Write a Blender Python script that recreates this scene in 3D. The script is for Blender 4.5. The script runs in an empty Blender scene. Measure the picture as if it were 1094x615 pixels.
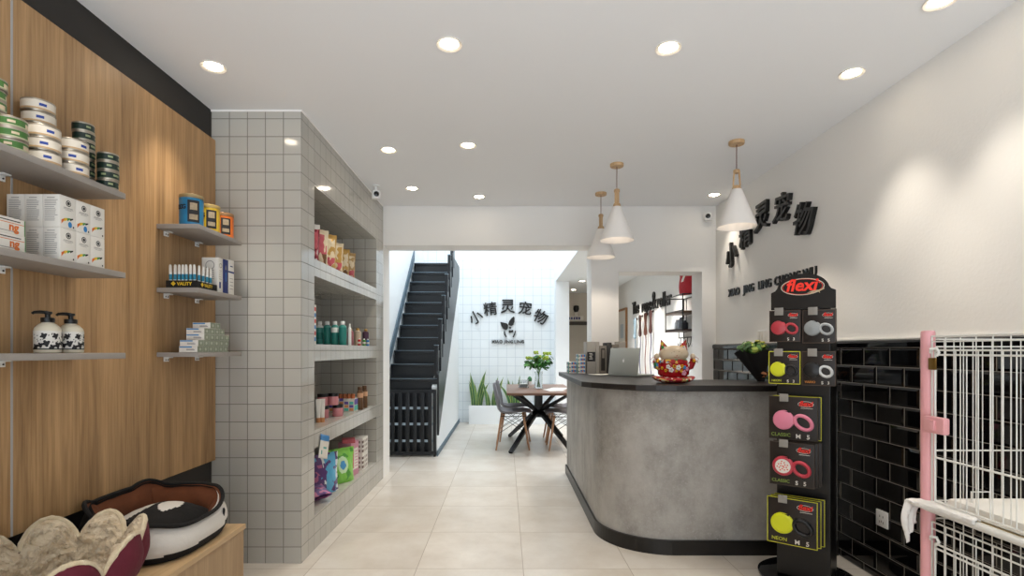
import bpy, math, random
from math import sin, cos, pi, radians as R
from mathutils import Vector, Matrix, noise
random.seed(7)
S = bpy.context.scene
COL = S.collection
V = Vector

# ------------------------------------------------------------------ materials
def new_mat(name):
    m = bpy.data.materials.new(name); m.use_nodes = True
    nt = m.node_tree
    return m, nt, nt.nodes.get('Principled BSDF')

def lin(c):
    return tuple((x / 12.92 if x <= .04045 else ((x + .055) / 1.055) ** 2.4) for x in c)

def hx(h):
    h = h.lstrip('#')
    return lin(tuple(int(h[i:i + 2], 16) / 255 for i in (0, 2, 4)))

def mat(name, col, rough=.5, metal=0, var=0.0, scale=30, bump=0.0, spec=.5, emit=0, ecol=None, trans=0, coat=0, ior=1.45):
    m, nt, b = new_mat(name)
    c = hx(col) if isinstance(col, str) else col
    b.inputs['Base Color'].default_value = (*c, 1)
    b.inputs['Roughness'].default_value = rough
    b.inputs['Metallic'].default_value = metal
    b.inputs['Specular IOR Level'].default_value = spec
    b.inputs['IOR'].default_value = ior
    if trans: b.inputs['Transmission Weight'].default_value = trans
    if coat: b.inputs['Coat Weight'].default_value = coat
    if emit:
        b.inputs['Emission Color'].default_value = (*(hx(ecol) if ecol else c), 1)
        b.inputs['Emission Strength'].default_value = emit
    if var or bump:
        tc = nt.nodes.new('ShaderNodeTexCoord')
        n = nt.nodes.new('ShaderNodeTexNoise'); n.inputs['Scale'].default_value = scale; n.inputs['Detail'].default_value = 6
        nt.links.new(tc.outputs['Object'], n.inputs['Vector'])
        if var:
            mx = nt.nodes.new('ShaderNodeMix'); mx.data_type = 'RGBA'
            mx.inputs['A'].default_value = (*[max(0, x * (1 - var)) for x in c], 1)
            mx.inputs['B'].default_value = (*[min(1, x * (1 + var)) for x in c], 1)
            nt.links.new(n.outputs['Fac'], mx.inputs['Factor'])
            nt.links.new(mx.outputs['Result'], b.inputs['Base Color'])
        if bump:
            bp = nt.nodes.new('ShaderNodeBump'); bp.inputs['Strength'].default_value = bump; bp.inputs['Distance'].default_value = .01
            nt.links.new(n.outputs['Fac'], bp.inputs['Height'])
            nt.links.new(bp.outputs['Normal'], b.inputs['Normal'])
    return m

class NT:
    """tiny node helper"""
    def __init__(s, nt): s.nt = nt
    def n(s, t, **kw):
        x = s.nt.nodes.new(t)
        for k, v in kw.items(): setattr(x, k, v)
        return x
    def l(s, a, b): s.nt.links.new(a, b)
    def m(s, op, a, b=None, c=None):
        x = s.nt.nodes.new('ShaderNodeMath'); x.operation = op
        for i, v in enumerate((a, b, c)):
            if v is None: continue
            if isinstance(v, (int, float)): x.inputs[i].default_value = v
            else: s.l(v, x.inputs[i])
        return x.outputs[0]
    def mix(s, f, a, b):
        x = s.nt.nodes.new('ShaderNodeMix'); x.data_type = 'RGBA'
        if isinstance(f, (int, float)): x.inputs['Factor'].default_value = f
        else: s.l(f, x.inputs['Factor'])
        for k, v in (('A', a), ('B', b)):
            if isinstance(v, tuple): x.inputs[k].default_value = (*v, 1)
            else: s.l(v, x.inputs[k])
        return x.outputs['Result']

def tile_mat(name, pitch, off, gw, col, grout, rough=.12, var=.05, wob=.02, clouds=0, cloudcol=None, bumpd=.0015, spec=.5):
    """square tiles laid in world space: grout lines on whichever two axes lie in the surface"""
    m, nt, b = new_mat(name); k = NT(nt)
    g = k.n('ShaderNodeNewGeometry')
    sp = k.n('ShaderNodeSeparateXYZ'); k.l(g.outputs['Position'], sp.inputs[0])
    sn = k.n('ShaderNodeSeparateXYZ'); k.l(g.outputs['True Normal'], sn.inputs[0])
    lines, ids = None, []
    for i in range(3):
        u = k.m('DIVIDE', k.m('SUBTRACT', sp.outputs[i], off[i]), pitch[i])
        fr = k.m('FRACT', u)
        d = k.m('MULTIPLY', k.m('MINIMUM', fr, k.m('SUBTRACT', 1.0, fr)), pitch[i])
        act = k.m('LESS_THAN', k.m('ABSOLUTE', sn.outputs[i]), .5)
        mr = k.n('ShaderNodeMapRange'); mr.interpolation_type = 'SMOOTHSTEP'
        k.l(d, mr.inputs['Value']); mr.inputs['From Min'].default_value = gw * .5; mr.inputs['From Max'].default_value = gw * 1.3
        mr.inputs['To Min'].default_value = 1; mr.inputs['To Max'].default_value = 0
        ln = k.m('MULTIPLY', mr.outputs['Result'], act)
        lines = ln if lines is None else k.m('MAXIMUM', lines, ln)
        ids.append(k.m('MULTIPLY', k.m('FLOOR', u), act))
    cv = k.n('ShaderNodeCombineXYZ')
    for i in range(3): k.l(ids[i], cv.inputs[i])
    wn = k.n('ShaderNodeTexWhiteNoise'); wn.noise_dimensions = '3D'; k.l(cv.outputs[0], wn.inputs['Vector'])
    c = hx(col); 
    base = k.mix(wn.outputs['Value'], tuple(x * (1 - var) for x in c), tuple(min(1, x * (1 + var)) for x in c))
    if clouds:
        nz = k.n('ShaderNodeTexNoise'); nz.inputs['Scale'].default_value = 2.2; nz.inputs['Detail'].default_value = 9; nz.inputs['Roughness'].default_value = .65
        av = k.n('ShaderNodeVectorMath', operation='MULTIPLY_ADD'); k.l(cv.outputs[0], av.inputs[0]); av.inputs[1].default_value = (3.1, 5.3, 1.7); k.l(g.outputs['Position'], av.inputs[2])
        k.l(av.outputs[0], nz.inputs['Vector'])
        mr = k.n('ShaderNodeMapRange'); k.l(nz.outputs['Fac'], mr.inputs['Value']); mr.inputs['From Min'].default_value = .35; mr.inputs['From Max'].default_value = .68
        base = k.mix(k.m('MULTIPLY', mr.outputs['Result'], clouds), base, hx(cloudcol))
    fin = k.mix(lines, base, hx(grout))
    k.l(fin, b.inputs['Base Color'])
    k.l(k.m('MULTIPLY_ADD', lines, .6, rough), b.inputs['Roughness'])
    b.inputs['Specular IOR Level'].default_value = spec
    nz2 = k.n('ShaderNodeTexNoise'); nz2.inputs['Scale'].default_value = 9; k.l(g.outputs['Position'], nz2.inputs['Vector'])
    h = k.m('ADD', k.m('SUBTRACT', 1.0, lines), k.m('MULTIPLY', nz2.outputs['Fac'], wob * 10))
    bp = k.n('ShaderNodeBump'); bp.inputs['Strength'].default_value = .6; bp.inputs['Distance'].default_value = bumpd
    k.l(h, bp.inputs['Height']); k.l(bp.outputs['Normal'], b.inputs['Normal'])
    return m

def wood_mat(name, c1, c2, axis=2, scale=14, rough=.45, stretch=.06):
    m, nt, b = new_mat(name); k = NT(nt)
    g = k.n('ShaderNodeNewGeometry')
    mp = k.n('ShaderNodeMapping'); k.l(g.outputs['Position'], mp.inputs['Vector'])
    sc = [scale] * 3; sc[axis] = scale * stretch
    mp.inputs['Scale'].default_value = sc
    n1 = k.n('ShaderNodeTexNoise'); n1.inputs['Scale'].default_value = 1; n1.inputs['Detail'].default_value = 8; n1.inputs['Roughness'].default_value = .6; n1.inputs['Distortion'].default_value = .4
    k.l(mp.outputs[0], n1.inputs['Vector'])
    mp2 = k.n('ShaderNodeMapping'); k.l(g.outputs['Position'], mp2.inputs['Vector'])
    sc2 = [scale * 9] * 3; sc2[axis] = scale * .25
    mp2.inputs['Scale'].default_value = sc2
    n2 = k.n('ShaderNodeTexNoise'); n2.inputs['Scale'].default_value = 1; n2.inputs['Detail'].default_value = 3; k.l(mp2.outputs[0], n2.inputs['Vector'])
    f = k.m('MULTIPLY_ADD', n2.outputs['Fac'], .45, k.m('MULTIPLY', n1.outputs['Fac'], .75))
    mr = k.n('ShaderNodeMapRange'); k.l(f, mr.inputs['Value']); mr.inputs['From Min'].default_value = .4; mr.inputs['From Max'].default_value = .8
    k.l(k.mix(mr.outputs['Result'], hx(c1), hx(c2)), b.inputs['Base Color'])
    b.inputs['Roughness'].default_value = rough
    bp = k.n('ShaderNodeBump'); bp.inputs['Strength'].default_value = .08; bp.inputs['Distance'].default_value = .002
    k.l(f, bp.inputs['Height']); k.l(bp.outputs['Normal'], b.inputs['Normal'])
    return m

def concrete_mat(name):
    m, nt, b = new_mat(name); k = NT(nt)
    tc = k.n('ShaderNodeTexCoord')
    n1 = k.n('ShaderNodeTexNoise'); n1.inputs['Scale'].default_value = 2.6; n1.inputs['Detail'].default_value = 8; n1.inputs['Roughness'].default_value = .6
    mpv = k.n('ShaderNodeMapping'); mpv.inputs['Scale'].default_value = (1.6, 1.6, .7); k.l(tc.outputs['Object'], mpv.inputs['Vector']); k.l(mpv.outputs[0], n1.inputs['Vector'])
    n2 = k.n('ShaderNodeTexNoise'); n2.inputs['Scale'].default_value = 90; n2.inputs['Detail'].default_value = 4; k.l(tc.outputs['Object'], n2.inputs['Vector'])
    n3 = k.n('ShaderNodeTexNoise'); n3.inputs['Scale'].default_value = 7; n3.inputs['Detail'].default_value = 10; n3.inputs['Roughness'].default_value = .75; k.l(tc.outputs['Object'], n3.inputs['Vector'])
    mr = k.n('ShaderNodeMapRange'); k.l(n1.outputs['Fac'], mr.inputs['Value']); mr.inputs['From Min'].default_value = .38; mr.inputs['From Max'].default_value = .66
    a = k.mix(mr.outputs['Result'], hx('#7b7771'), hx('#a29f9a'))
    mr3 = k.n('ShaderNodeMapRange'); k.l(n3.outputs['Fac'], mr3.inputs['Value']); mr3.inputs['From Min'].default_value = .35; mr3.inputs['From Max'].default_value = .72
    a = k.mix(k.m('MULTIPLY', mr3.outputs['Result'], .6), a, hx('#bcbab6'))
    mr2 = k.n('ShaderNodeMapRange'); k.l(n2.outputs['Fac'], mr2.inputs['Value']); mr2.inputs['From Min'].default_value = .58; mr2.inputs['From Max'].default_value = .72
    a = k.mix(k.m('MULTIPLY', mr2.outputs['Result'], .5), a, hx('#b4b2ae'))
    k.l(a, b.inputs['Base Color']); b.inputs['Roughness'].default_value = .55
    bp = k.n('ShaderNodeBump'); bp.inputs['Strength'].default_value = .25; bp.inputs['Distance'].default_value = .003
    k.l(k.m('ADD', n2.outputs['Fac'], n3.outputs['Fac']), bp.inputs['Height']); k.l(bp.outputs['Normal'], b.inputs['Normal'])
    return m

def speckle_mat(name, cols, scale=60, rough=.6):
    """printed floral pattern: voronoi cells picking from a ramp of colours"""
    m, nt, b = new_mat(name); k = NT(nt)
    tc = k.n('ShaderNodeTexCoord')
    vo = k.n('ShaderNodeTexVoronoi'); vo.inputs['Scale'].default_value = scale; k.l(tc.outputs['Object'], vo.inputs['Vector'])
    se = k.n('ShaderNodeSeparateColor'); k.l(vo.outputs['Color'], se.inputs[0])
    cr = k.n('ShaderNodeValToRGB'); cr.color_ramp.interpolation = 'CONSTANT'
    e = cr.color_ramp.elements
    for i, (p, c) in enumerate(cols):
        el = e[i] if i < 2 else e.new(p)
        el.position = p; el.color = (*hx(c), 1)
    k.l(se.outputs[0], cr.inputs[0]); k.l(cr.outputs[0], b.inputs['Base Color'])
    b.inputs['Roughness'].default_value = rough
    return m

def glass_mat(name, col=(.97, .99, .98)):
    return mat(name, col, .02, trans=1, ior=1.1)

W = {}
W['ceil'] = mat('ceiling_paint', '#e9eaec', .9)
W['white'] = mat('white_paint', '#e8e6e3', .85, bump=.05, scale=120)
W['wall_r'] = mat('plaster_white', '#e6e4e0', .85, bump=.10, scale=60)
W['white_cool'] = mat('cool_white_paint', '#ecf0f2', .85)
W['beige'] = mat('beige_paint', '#cfc8bc', .85)
W['dark'] = mat('charcoal_paint', '#2a2724', .7, bump=.1, scale=200)
W['tile'] = tile_mat('grey_white_tile', (.104, .104, .103), (-1.1785, 3.055, .0945), .0022, '#b3b0a8', '#6e6962', .1, .04)
W['floor'] = tile_mat('floor_tile', (.6, .6, .6), (.0998, 2.979, .3), .0020, '#d3cdc4', '#a2978a', .3, .05, .01, .85, '#b8ad9f', .0006)
W['tile_back'] = tile_mat('white_square_tile', (.15, .15, .15), (.02, .1, .06), .003, '#eaf0f3', '#bcc7cf', .25, .015)
W['oak'] = wood_mat('oak_panel', '#80603c', '#bd976a', 2, 16)
W['bench'] = wood_mat('light_oak_board', '#8d7150', '#ad906c', 2, 18)
W['bench_top'] = wood_mat('light_oak_top', '#a98a62', '#c4a67e', 1, 18)
W['shelf'] = mat('shelf_laminate', '#98928c', .55, var=.06, scale=40)
W['shelf_edge'] = mat('shelf_edge', '#a8a6a4', .5)
W['concrete'] = concrete_mat('polished_concrete')
W['top'] = mat('dark_worktop', '#221e1c', .38, var=.15, scale=25)
W['black'] = mat('black_satin', '#080808', .35)
W['black_gloss'] = mat('black_gloss', '#08080a', .06, spec=.6)
W['black_matte'] = mat('black_matte', '#0d0d0d', .8)
W['btile'] = mat('black_glazed_tile', '#0a0a0b', .05, spec=.55)
W['grout'] = mat('pale_grout', '#8a857d', .8)
W['metal'] = mat('brushed_metal', '#b8b8ba', .3, 1)
W['chrome'] = mat('chrome_metal', '#d8d8d8', .12, 1)
W['lampwhite'] = mat('lamp_enamel', '#e8e4e0', .55)
W['lampwood'] = wood_mat('lamp_wood', '#a5825a', '#c6a67c', 2, 60)
W['cordred'] = mat('braided_cord', '#6a3a2c', .8)
W['bulb'] = mat('warm_bulb', '#fff4e0', .5, emit=6, ecol='#fff0dc')
W['spot'] = mat('downlight_diffuser', '#fff6e4', .5, emit=22, ecol='#fff0d8')
W['spot_cool'] = mat('downlight_cool', '#ffffff', .5, emit=12, ecol='#fff4e6')
W['letter'] = mat('black_acrylic', '#151514', .35)
W['letter_side'] = mat('dark_bronze_side', '#2b2824', .5)
W['stair'] = mat('black_stair_paint', '#10151b', .35, var=.3, scale=8)
W['stair_edge'] = mat('pale_nosing', '#6d7f8c', .4)  # paler blue-grey for tread fronts and post caps
W['stringer'] = mat('stair_stringer', '#5d6f7c', .6)
W['paper'] = mat('white_carton', '#dcd8d0', .6)
W['paperblue'] = mat('printed_blue', '#2f7bb8', .5)
W['ink'] = mat('black_ink', '#1b1a1c', .6)
W['inkgrey'] = mat('grey_ink', '#7d7a78', .6)
W['navy'] = mat('navy_print', '#1f2d6b', .5)
W['orange'] = mat('orange_print', '#d06a1c', .5)
W['redp'] = mat('red_print', '#c2281e', .5)
W['greenp'] = mat('green_print', '#3f8a3a', .5)
W['yellowp'] = mat('yellow_print', '#d8b426', .5)
W['cream'] = mat('cream_plastic', '#d6cdb8', .4)
W['whiteplastic'] = mat('white_plastic', '#e2e2e0', .35)
W['pink'] = mat('pink_plastic', '#dba0a4', .35)
W['wire'] = mat('white_wire', '#d9d9d4', .3)
W['teal'] = mat('teal_plastic', '#2f9c92', .35)
W['glass'] = glass_mat('clear_glass')

# ------------------------------------------------------------------ mesh builder
class MB:
    def __init__(s): s.v = []; s.f = []; s.m = []; s.sm = []
    def add(s, vs, fs, mi=0, smooth=False, mtx=None):
        o = len(s.v)
        for p in vs:
            p = V(p)
            s.v.append(mtx @ p if mtx else p)
        for i, f in enumerate(fs):
            s.f.append([o + j for j in f]); s.m.append(mi if isinstance(mi, int) else mi[i]); s.sm.append(smooth)
        return s
    def box(s, a, b, mi=0, mtx=None, bev=0):
        x0, y0, z0 = [min(a[i], b[i]) for i in range(3)]; x1, y1, z1 = [max(a[i], b[i]) for i in range(3)]
        if not bev:
            vs = [(x, y, z) for z in (z0, z1) for y in (y0, y1) for x in (x0, x1)]
            fs = [(0, 2, 3, 1), (4, 5, 7, 6), (0, 1, 5, 4), (2, 6, 7, 3), (0, 4, 6, 2), (1, 3, 7, 5)]
            return s.add(vs, fs, mi, False, mtx)
        import bmesh
        bm = bmesh.new(); bmesh.ops.create_cube(bm, size=1)
        for v in bm.verts: v.co = V(((x0 + x1) / 2 + v.co.x * (x1 - x0), (y0 + y1) / 2 + v.co.y * (y1 - y0), (z0 + z1) / 2 + v.co.z * (z1 - z0)))
        bmesh.ops.bevel(bm, geom=bm.edges[:], offset=bev, segments=2, affect='EDGES', profile=.6)
        bm.verts.ensure_lookup_table(); bm.verts.index_update()
        s.add([v.co.copy() for v in bm.verts], [[v.index for v in f.verts] for f in bm.faces], mi, True, mtx); bm.free()
        return s
    def lathe(s, prof, c=(0, 0, 0), n=24, mi=0, mtx=None, smooth=True, mf=None, cap=True, sx=1, sy=1):
        """prof: [(r,z)]; mf(seg, ang_index) -> material"""
        vs, fs, ms = [], [], []
        for r, z in prof:
            for j in range(n):
                a = 2 * pi * j / n
                vs.append((c[0] + r * cos(a) * sx, c[1] + r * sin(a) * sy, c[2] + z))
        for i in range(len(prof) - 1):
            for j in range(n):
                fs.append((i * n + j, i * n + (j + 1) % n, (i + 1) * n + (j + 1) % n, (i + 1) * n + j)); ms.append(mf(i, j) if mf else mi)
        if cap:
            if prof[0][0] > 1e-6: fs.append(list(range(n))[::-1]); ms.append(mf(0, 0) if mf else mi)
            if prof[-1][0] > 1e-6: fs.append([(len(prof) - 1) * n + j for j in range(n)]); ms.append(mf(len(prof) - 2, 0) if mf else mi)
        return s.add(vs, fs, ms, smooth, mtx)
    def tube(s, pts, r, n=8, mi=0, closed=False, mtx=None, cap=True):
        pts = [V(p) for p in pts]; N = len(pts)
        rs = r if isinstance(r, (list, tuple)) else [r] * N
        vs, fs = [], []
        up = None
        for i in range(N):
            if closed: t = pts[(i + 1) % N] - pts[i - 1]
            else: t = pts[min(i + 1, N - 1)] - pts[max(i - 1, 0)]
            t.normalize()
            if up is None:
                up = V((0, 0, 1)) if abs(t.z) < .9 else V((1, 0, 0))
            a = t.cross(up); 
            if a.length < 1e-5: up = V((0, 1, 0)); a = t.cross(up)
            a.normalize(); b = a.cross(t).normalized(); up = b
            for j in range(n):
                th = 2 * pi * j / n
                vs.append(pts[i] + (a * cos(th) + b * sin(th)) * rs[i])
        for i in range(N if closed else N - 1):
            for j in range(n):
                i2 = (i + 1) % N
                fs.append((i * n + j, i * n + (j + 1) % n, i2 * n + (j + 1) % n, i2 * n + j))
        if not closed and cap:
            fs.append(list(range(n))[::-1]); fs.append([(N - 1) * n + j for j in range(n)])
        return s.add(vs, fs, mi, True, mtx)
    def prism(s, poly, h0, h1, mi=0, axis='z', mtx=None, smi=None):
        n = len(poly)
        def P(u, v, h):
            return {'z': (u, v, h), 'y': (u, h, v), 'x': (h, u, v)}[axis]
        vs = [P(u, v, h0) for u, v in poly] + [P(u, v, h1) for u, v in poly]
        fs = [list(range(n))[::-1], [n + i for i in range(n)]] + [(i, (i + 1) % n, n + (i + 1) % n, n + i) for i in range(n)]
        ms = [mi, mi] + [mi if smi is None else smi] * n
        return s.add(vs, fs, ms, False, mtx)
    def ball(s, c, r, mi=0, n=16, m=10, mtx=None, f=None):
        r = (r, r, r) if isinstance(r, (int, float)) else r
        vs, fs = [], []
        for i in range(m + 1):
            t = pi * i / m
            for j in range(n):
                a = 2 * pi * j / n
                p = V((r[0] * sin(t) * cos(a), r[1] * sin(t) * sin(a), -r[2] * cos(t)))
                if f: p = f(p)
                vs.append(p + V(c))
        for i in range(m):
            for j in range(n): fs.append((i * n + j, i * n + (j + 1) % n, (i + 1) * n + (j + 1) % n, (i + 1) * n + j))
        return s.add(vs, fs, mi, True, mtx)
    def grid(s, fn, nu, nv, mi=0, smooth=True, cu=False, mtx=None, mf=None):
        vs = [fn(i / nu, j / nv) for i in range(nu + (0 if cu else 1)) for j in range(nv + 1)]
        fs, ms = [], []
        w = nv + 1; NU = nu if cu else nu + 1
        for i in range(nu):
            for j in range(nv):
                i2 = (i + 1) % NU
                fs.append((i * w + j, i2 * w + j, i2 * w + j + 1, i * w + j + 1)); ms.append(mf(i, j) if mf else mi)
        return s.add(vs, fs, ms, smooth, mtx)
    def mesh(s, me, mtx, mi=0):
        return s.add([v.co.copy() for v in me.vertices], [list(p.vertices) for p in me.polygons], mi, False, mtx)
    def build(s, name, mats, parent=None, loc=None, rot=None, wn=True):
        me = bpy.data.meshes.new(name)
        me.from_pydata([tuple(v) for v in s.v], [], s.f)
        for m in (mats if isinstance(mats, (list, tuple)) else [mats]): me.materials.append(m)
        me.polygons.foreach_set('material_index', s.m); me.polygons.foreach_set('use_smooth', s.sm)
        import bmesh
        bm = bmesh.new(); bm.from_mesh(me); bmesh.ops.recalc_face_normals(bm, faces=bm.faces[:]); bm.to_mesh(me); bm.free()
        if any(s.sm):
            try: me.set_sharp_from_angle(angle=R(42))
            except Exception: pass
        me.update()
        o = bpy.data.objects.new(name, me); COL.objects.link(o)
        if parent: o.parent = parent
        if loc: o.location = loc
        if rot: o.rotation_euler = rot
        return o

_tc = {}
def text(body, size=1, depth=0, bold=0, shear=0, align='CENTER', space=1.0, res=3):
    key = (body, round(size, 4), depth, bold, shear, align, space)
    if key in _tc: return _tc[key]
    cu = bpy.data.curves.new('lettering', 'FONT'); cu.body = body; cu.size = size
    cu.extrude = depth; cu.offset = bold; cu.shear = shear; cu.align_x = align; cu.align_y = 'CENTER'; cu.space_character = space
    cu.resolution_u = res
    o = bpy.data.objects.new('lettering', cu); COL.objects.link(o)
    dg = bpy.context.evaluated_depsgraph_get()
    me = bpy.data.meshes.new_from_object(o.evaluated_get(dg))
    bpy.data.objects.remove(o); bpy.data.curves.remove(cu)
    _tc[key] = me
    return me

def face(n, loc, roll=0):
    """matrix laying a flat drawing (x right, y up, z outward) on a surface that faces n"""
    b = {'-y': ((1, 0, 0), (0, 0, 1), (0, -1, 0)), '+x': ((0, 1, 0), (0, 0, 1), (1, 0, 0)), '-x': ((0, -1, 0), (0, 0, 1), (-1, 0, 0)),
         '+y': ((-1, 0, 0), (0, 0, 1), (0, 1, 0)), '+z': ((1, 0, 0), (0, 1, 0), (0, 0, 1))}[n]
    M = Matrix([[b[c][r] for c in range(3)] for r in range(3)]).to_4x4()
    M = Matrix.Translation(V(loc)) @ M
    return M @ Matrix.Rotation(roll, 4, 'Z')

def disc2(mb, c, r, M, mi, n=20, sy=1, h=.0004):
    vs = [(c[0] + r * cos(2 * pi * i / n), c[1] + sy * r * sin(2 * pi * i / n), h) for i in range(n)]
    mb.add(vs, [list(range(n))], mi, False, M)
def rect2(mb, x0, y0, x1, y1, M, mi, h=.0004):
    mb.add([(x0, y0, h), (x1, y0, h), (x1, y1, h), (x0, y1, h)], [(0, 1, 2, 3)], mi, False, M)
def poly2(mb, pts, M, mi, h=.0004):
    mb.add([(p[0], p[1], h) for p in pts], [list(range(len(pts)))], mi, False, M)
def ring2(mb, c, r, w, M, mi, n=28, sy=1, h=.0005):
    vs = []
    for i in range(n):
        a = 2 * pi * i / n
        vs += [(c[0] + r * cos(a), c[1] + sy * r * sin(a), h), (c[0] + (r - w) * cos(a), c[1] + (sy * r - w) * sin(a), h)]
    mb.add(vs, [(2 * i, 2 * ((i + 1) % n), 2 * ((i + 1) % n) + 1, 2 * i + 1) for i in range(n)], mi, False, M)

# ------------------------------------------------------------------ naming
def tag(o, label, cat, group=None, kind=None):
    o['label'] = label; o['category'] = cat
    if group: o['group'] = group
    if kind: o['kind'] = kind
    return o
def thing(name, label, cat, loc=(0, 0, 0), rotz=0, group=None):
    o = bpy.data.objects.new(name, None); COL.objects.link(o); o.empty_display_size = .05
    o.location = loc; o.rotation_euler = (0, 0, rotz)
    return tag(o, label, cat, group)
def struct(mb, name, mats, parent=None):
    o = mb.build(name, mats, parent)
    if not parent: o['kind'] = 'structure'
    return o
def dup(root, loc=None, rotz=None, label=None, group=None):
    r = root.copy(); COL.objects.link(r)
    if loc is not None: r.location = loc
    if rotz is not None: r.rotation_euler = (0, 0, rotz)
    if label: r['label'] = label
    if group: r['group'] = group
    for ch in list(root.children):
        c = ch.copy(); COL.objects.link(c); c.parent = r
        for g in list(ch.children):
            d = g.copy(); COL.objects.link(d); d.parent = c
    return r
ORD = ['first', 'second', 'third', 'fourth', 'fifth', 'sixth', 'seventh', 'eighth', 'ninth', 'tenth', 'eleventh', 'twelfth']

EYE, F, CX, CY = 1.23, 565.0, 540.0, 374.0
H = 2.617

# ================================================================== THE SETTING
XW, XP = -1.70, -1.67          # wall behind the oak panels, face of the panels
XR, XT = 2.03, 2.00            # plastered wall, face of the black tiles
YB, YB2 = 5.10, 5.38           # wall between the shop and the rear hall
ZR = 2.37                      # rear ceiling

struct(MB().box((-1.9, -1.9, -.08), (2.25, 10.7, 0)), 'floor', W['floor'])
struct(MB().box((-1.9, -1.7, H), (2.2, YB, H + .1)), 'ceiling', W['ceil'])
m = MB().box((.83, YB2, ZR), (2.1, 10.6, ZR + .1)); m.box((.83, YB2, ZR + .1), (.93, 9.1, 4.6))
struct(m, 'ceiling_rear', W['white_cool'])
struct(MB().box((-1.82, -1.7, 0), (XW, 3.055, H)), 'wall_left', W['dark'])
struct(MB().box((XR, -1.7, 0), (2.15, 10.7, 4.6)), 'wall_right', W['wall_r'])
# oak cladding, two boards with a pale joint between
p = struct(MB().box((XW, -1.6, .60), (XP, 1.786, 2.437)), 'wall_panel_front', W['oak'])
p = struct(MB().box((XW, 1.790, .60), (XP, 3.045, 2.437)), 'wall_panel_rear', W['oak'])
struct(MB().box((XW, 1.784, .60), (XP + .0015, 1.792, 2.437)), 'trim_1', W['shelf_edge'])
# tiled pier with the niche
m = MB()
x0, x1 = -1.82, -1.179
m.box((x0, 3.055, 0), (x1, 3.265, H)); m.box((x0, 4.83, 0), (x1, YB, H))
m.box((x0, 3.265, 0), (x1, 4.83, .21)); m.box((x0, 3.265, 2.245), (x1, 4.83, H)); m.box((x0, 3.265, .21), (-1.68, 4.83, 2.245))
pier = struct(m, 'wall_pier', W['tile'])
for z0, z1 in ((.625, .735), (1.163, 1.268), (1.69, 1.795)):
    o = MB().box((-1.68, 3.265, z0), (x1, 4.83, z1)).build('niche_shelf', W['tile'], pier)
struct(MB().box((x1 - .006, 3.052, H - .008), (x1 + .004, YB, H)).box((XW, 3.05, H - .010), (x1, 3.056, H)), 'trim_2', W['white'])
# wall between shop and hall
m = MB()
m.box((-1.5, YB, 2.241), (.83, YB2, 4.6)); m.box((-1.5, YB, 0), (-1.179, YB2, 2.241))
m.box((.83, YB, 0), (1.092, YB2, 4.6)); m.box((1.092, YB, 1.988), (1.896, YB2, 4.6)); m.box((1.896, YB, 0), (XR, YB2, 4.6))
struct(m, 'wall_back', W['white'])
# hall
struct(MB().box((-1.52, YB2, 0), (-1.40, 9.15, 4.6)), 'wall_stair', W['white_cool'])
struct(MB().box((-1.40, 9.05, 0), (.83, 9.15, 4.6)), 'wall_rear', W['tile_back'])
struct(MB().box((.83, 8.75, 0), (1.055, 9.15, ZR)), 'wall_column', W['white_cool'])
m = MB().box((.83, 10.55, 0), (2.03, 10.65, ZR)); m.box((.75, 9.15, 0), (.83, 10.65, ZR))
struct(m, 'wall_far', W['beige'])
struct(MB().prism([(6.17, 0), (9.05, 0), (9.05, 2.5), (6.17, .8)], -.86, -.797, axis='x'), 'wall_stair_side', W['white_cool'])
struct(MB().box((-.797, 6.13, 0), (-.785, 9.04, .06)), 'baseboard_stair', W['stringer'])
# shop front with tall glazing bars (behind the viewer; lets the daylight in)
m = MB().box((-1.8, -1.7, 2.45), (XR, -1.6, H)); m.box((-1.8, -1.7, 0), (-1.55, -1.6, 2.45)); m.box((1.9, -1.7, 0), (XR, -1.6, 2.45))
struct(m, 'wall_front', W['white'])
m = MB()
for x in (-1.55, -.4, .75, 1.85): m.box((x, -1.68, 0), (x + .05, -1.62, 2.45))
m.box((-1.55, -1.68, 2.1), (1.9, -1.62, 2.15))
struct(m, 'window_1', W['black'])

# black bevelled tiles, half bond, with rounded capping row
m = MB()
m.box((2.006, -.6, 0), (XR, YB, 1.262), 1)
tw, th, g, bv = .2, .1, .0035, .011
rows = [(1.243 - th * (i + 1), 1.243 - th * i) for i in range(13)]
for i, (z0, z1) in enumerate(rows):
    z0c = max(z0, 0.0) + (g / 2 if z0 > 0 else 0); z1c = z1 - g / 2
    if z1c - z0c < .01: continue
    y = -.6 + (0.06 if i % 2 else -.04)
    while y < YB:
        a, b = max(y, -.6) + g / 2, min(y + tw, YB) - g / 2
        if b - a > .012:
            bb = min(bv, (b - a) / 3, (z1c - z0c) / 3)
            vs = [(2.006, a, z0c), (2.006, b, z0c), (2.006, b, z1c), (2.006, a, z1c),
                  (XT, a + bb, z0c + bb), (XT, b - bb, z0c + bb), (XT, b - bb, z1c - bb), (XT, a + bb, z1c - bb)]
            m.add(vs, [(4, 5, 6, 7), (0, 1, 5, 4), (1, 2, 6, 5), (2, 3, 7, 6), (3, 0, 4, 7)], 0)
        y += tw
struct(m, 'wall_tiles', [W['btile'], W['grout']])
m = MB(); m.prism([(XR, 1.246), (1.997, 1.246), (1.994, 1.27), (1.999, 1.282), (2.01, 1.287), (XR, 1.288)], -.6, YB, axis='y')
struct(m, 'trim_3', W['btile'])
struct(MB().box((2.012, -.6, 1.288), (XR, YB, 1.294)), 'trim_4', W['wall_r'])

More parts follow.
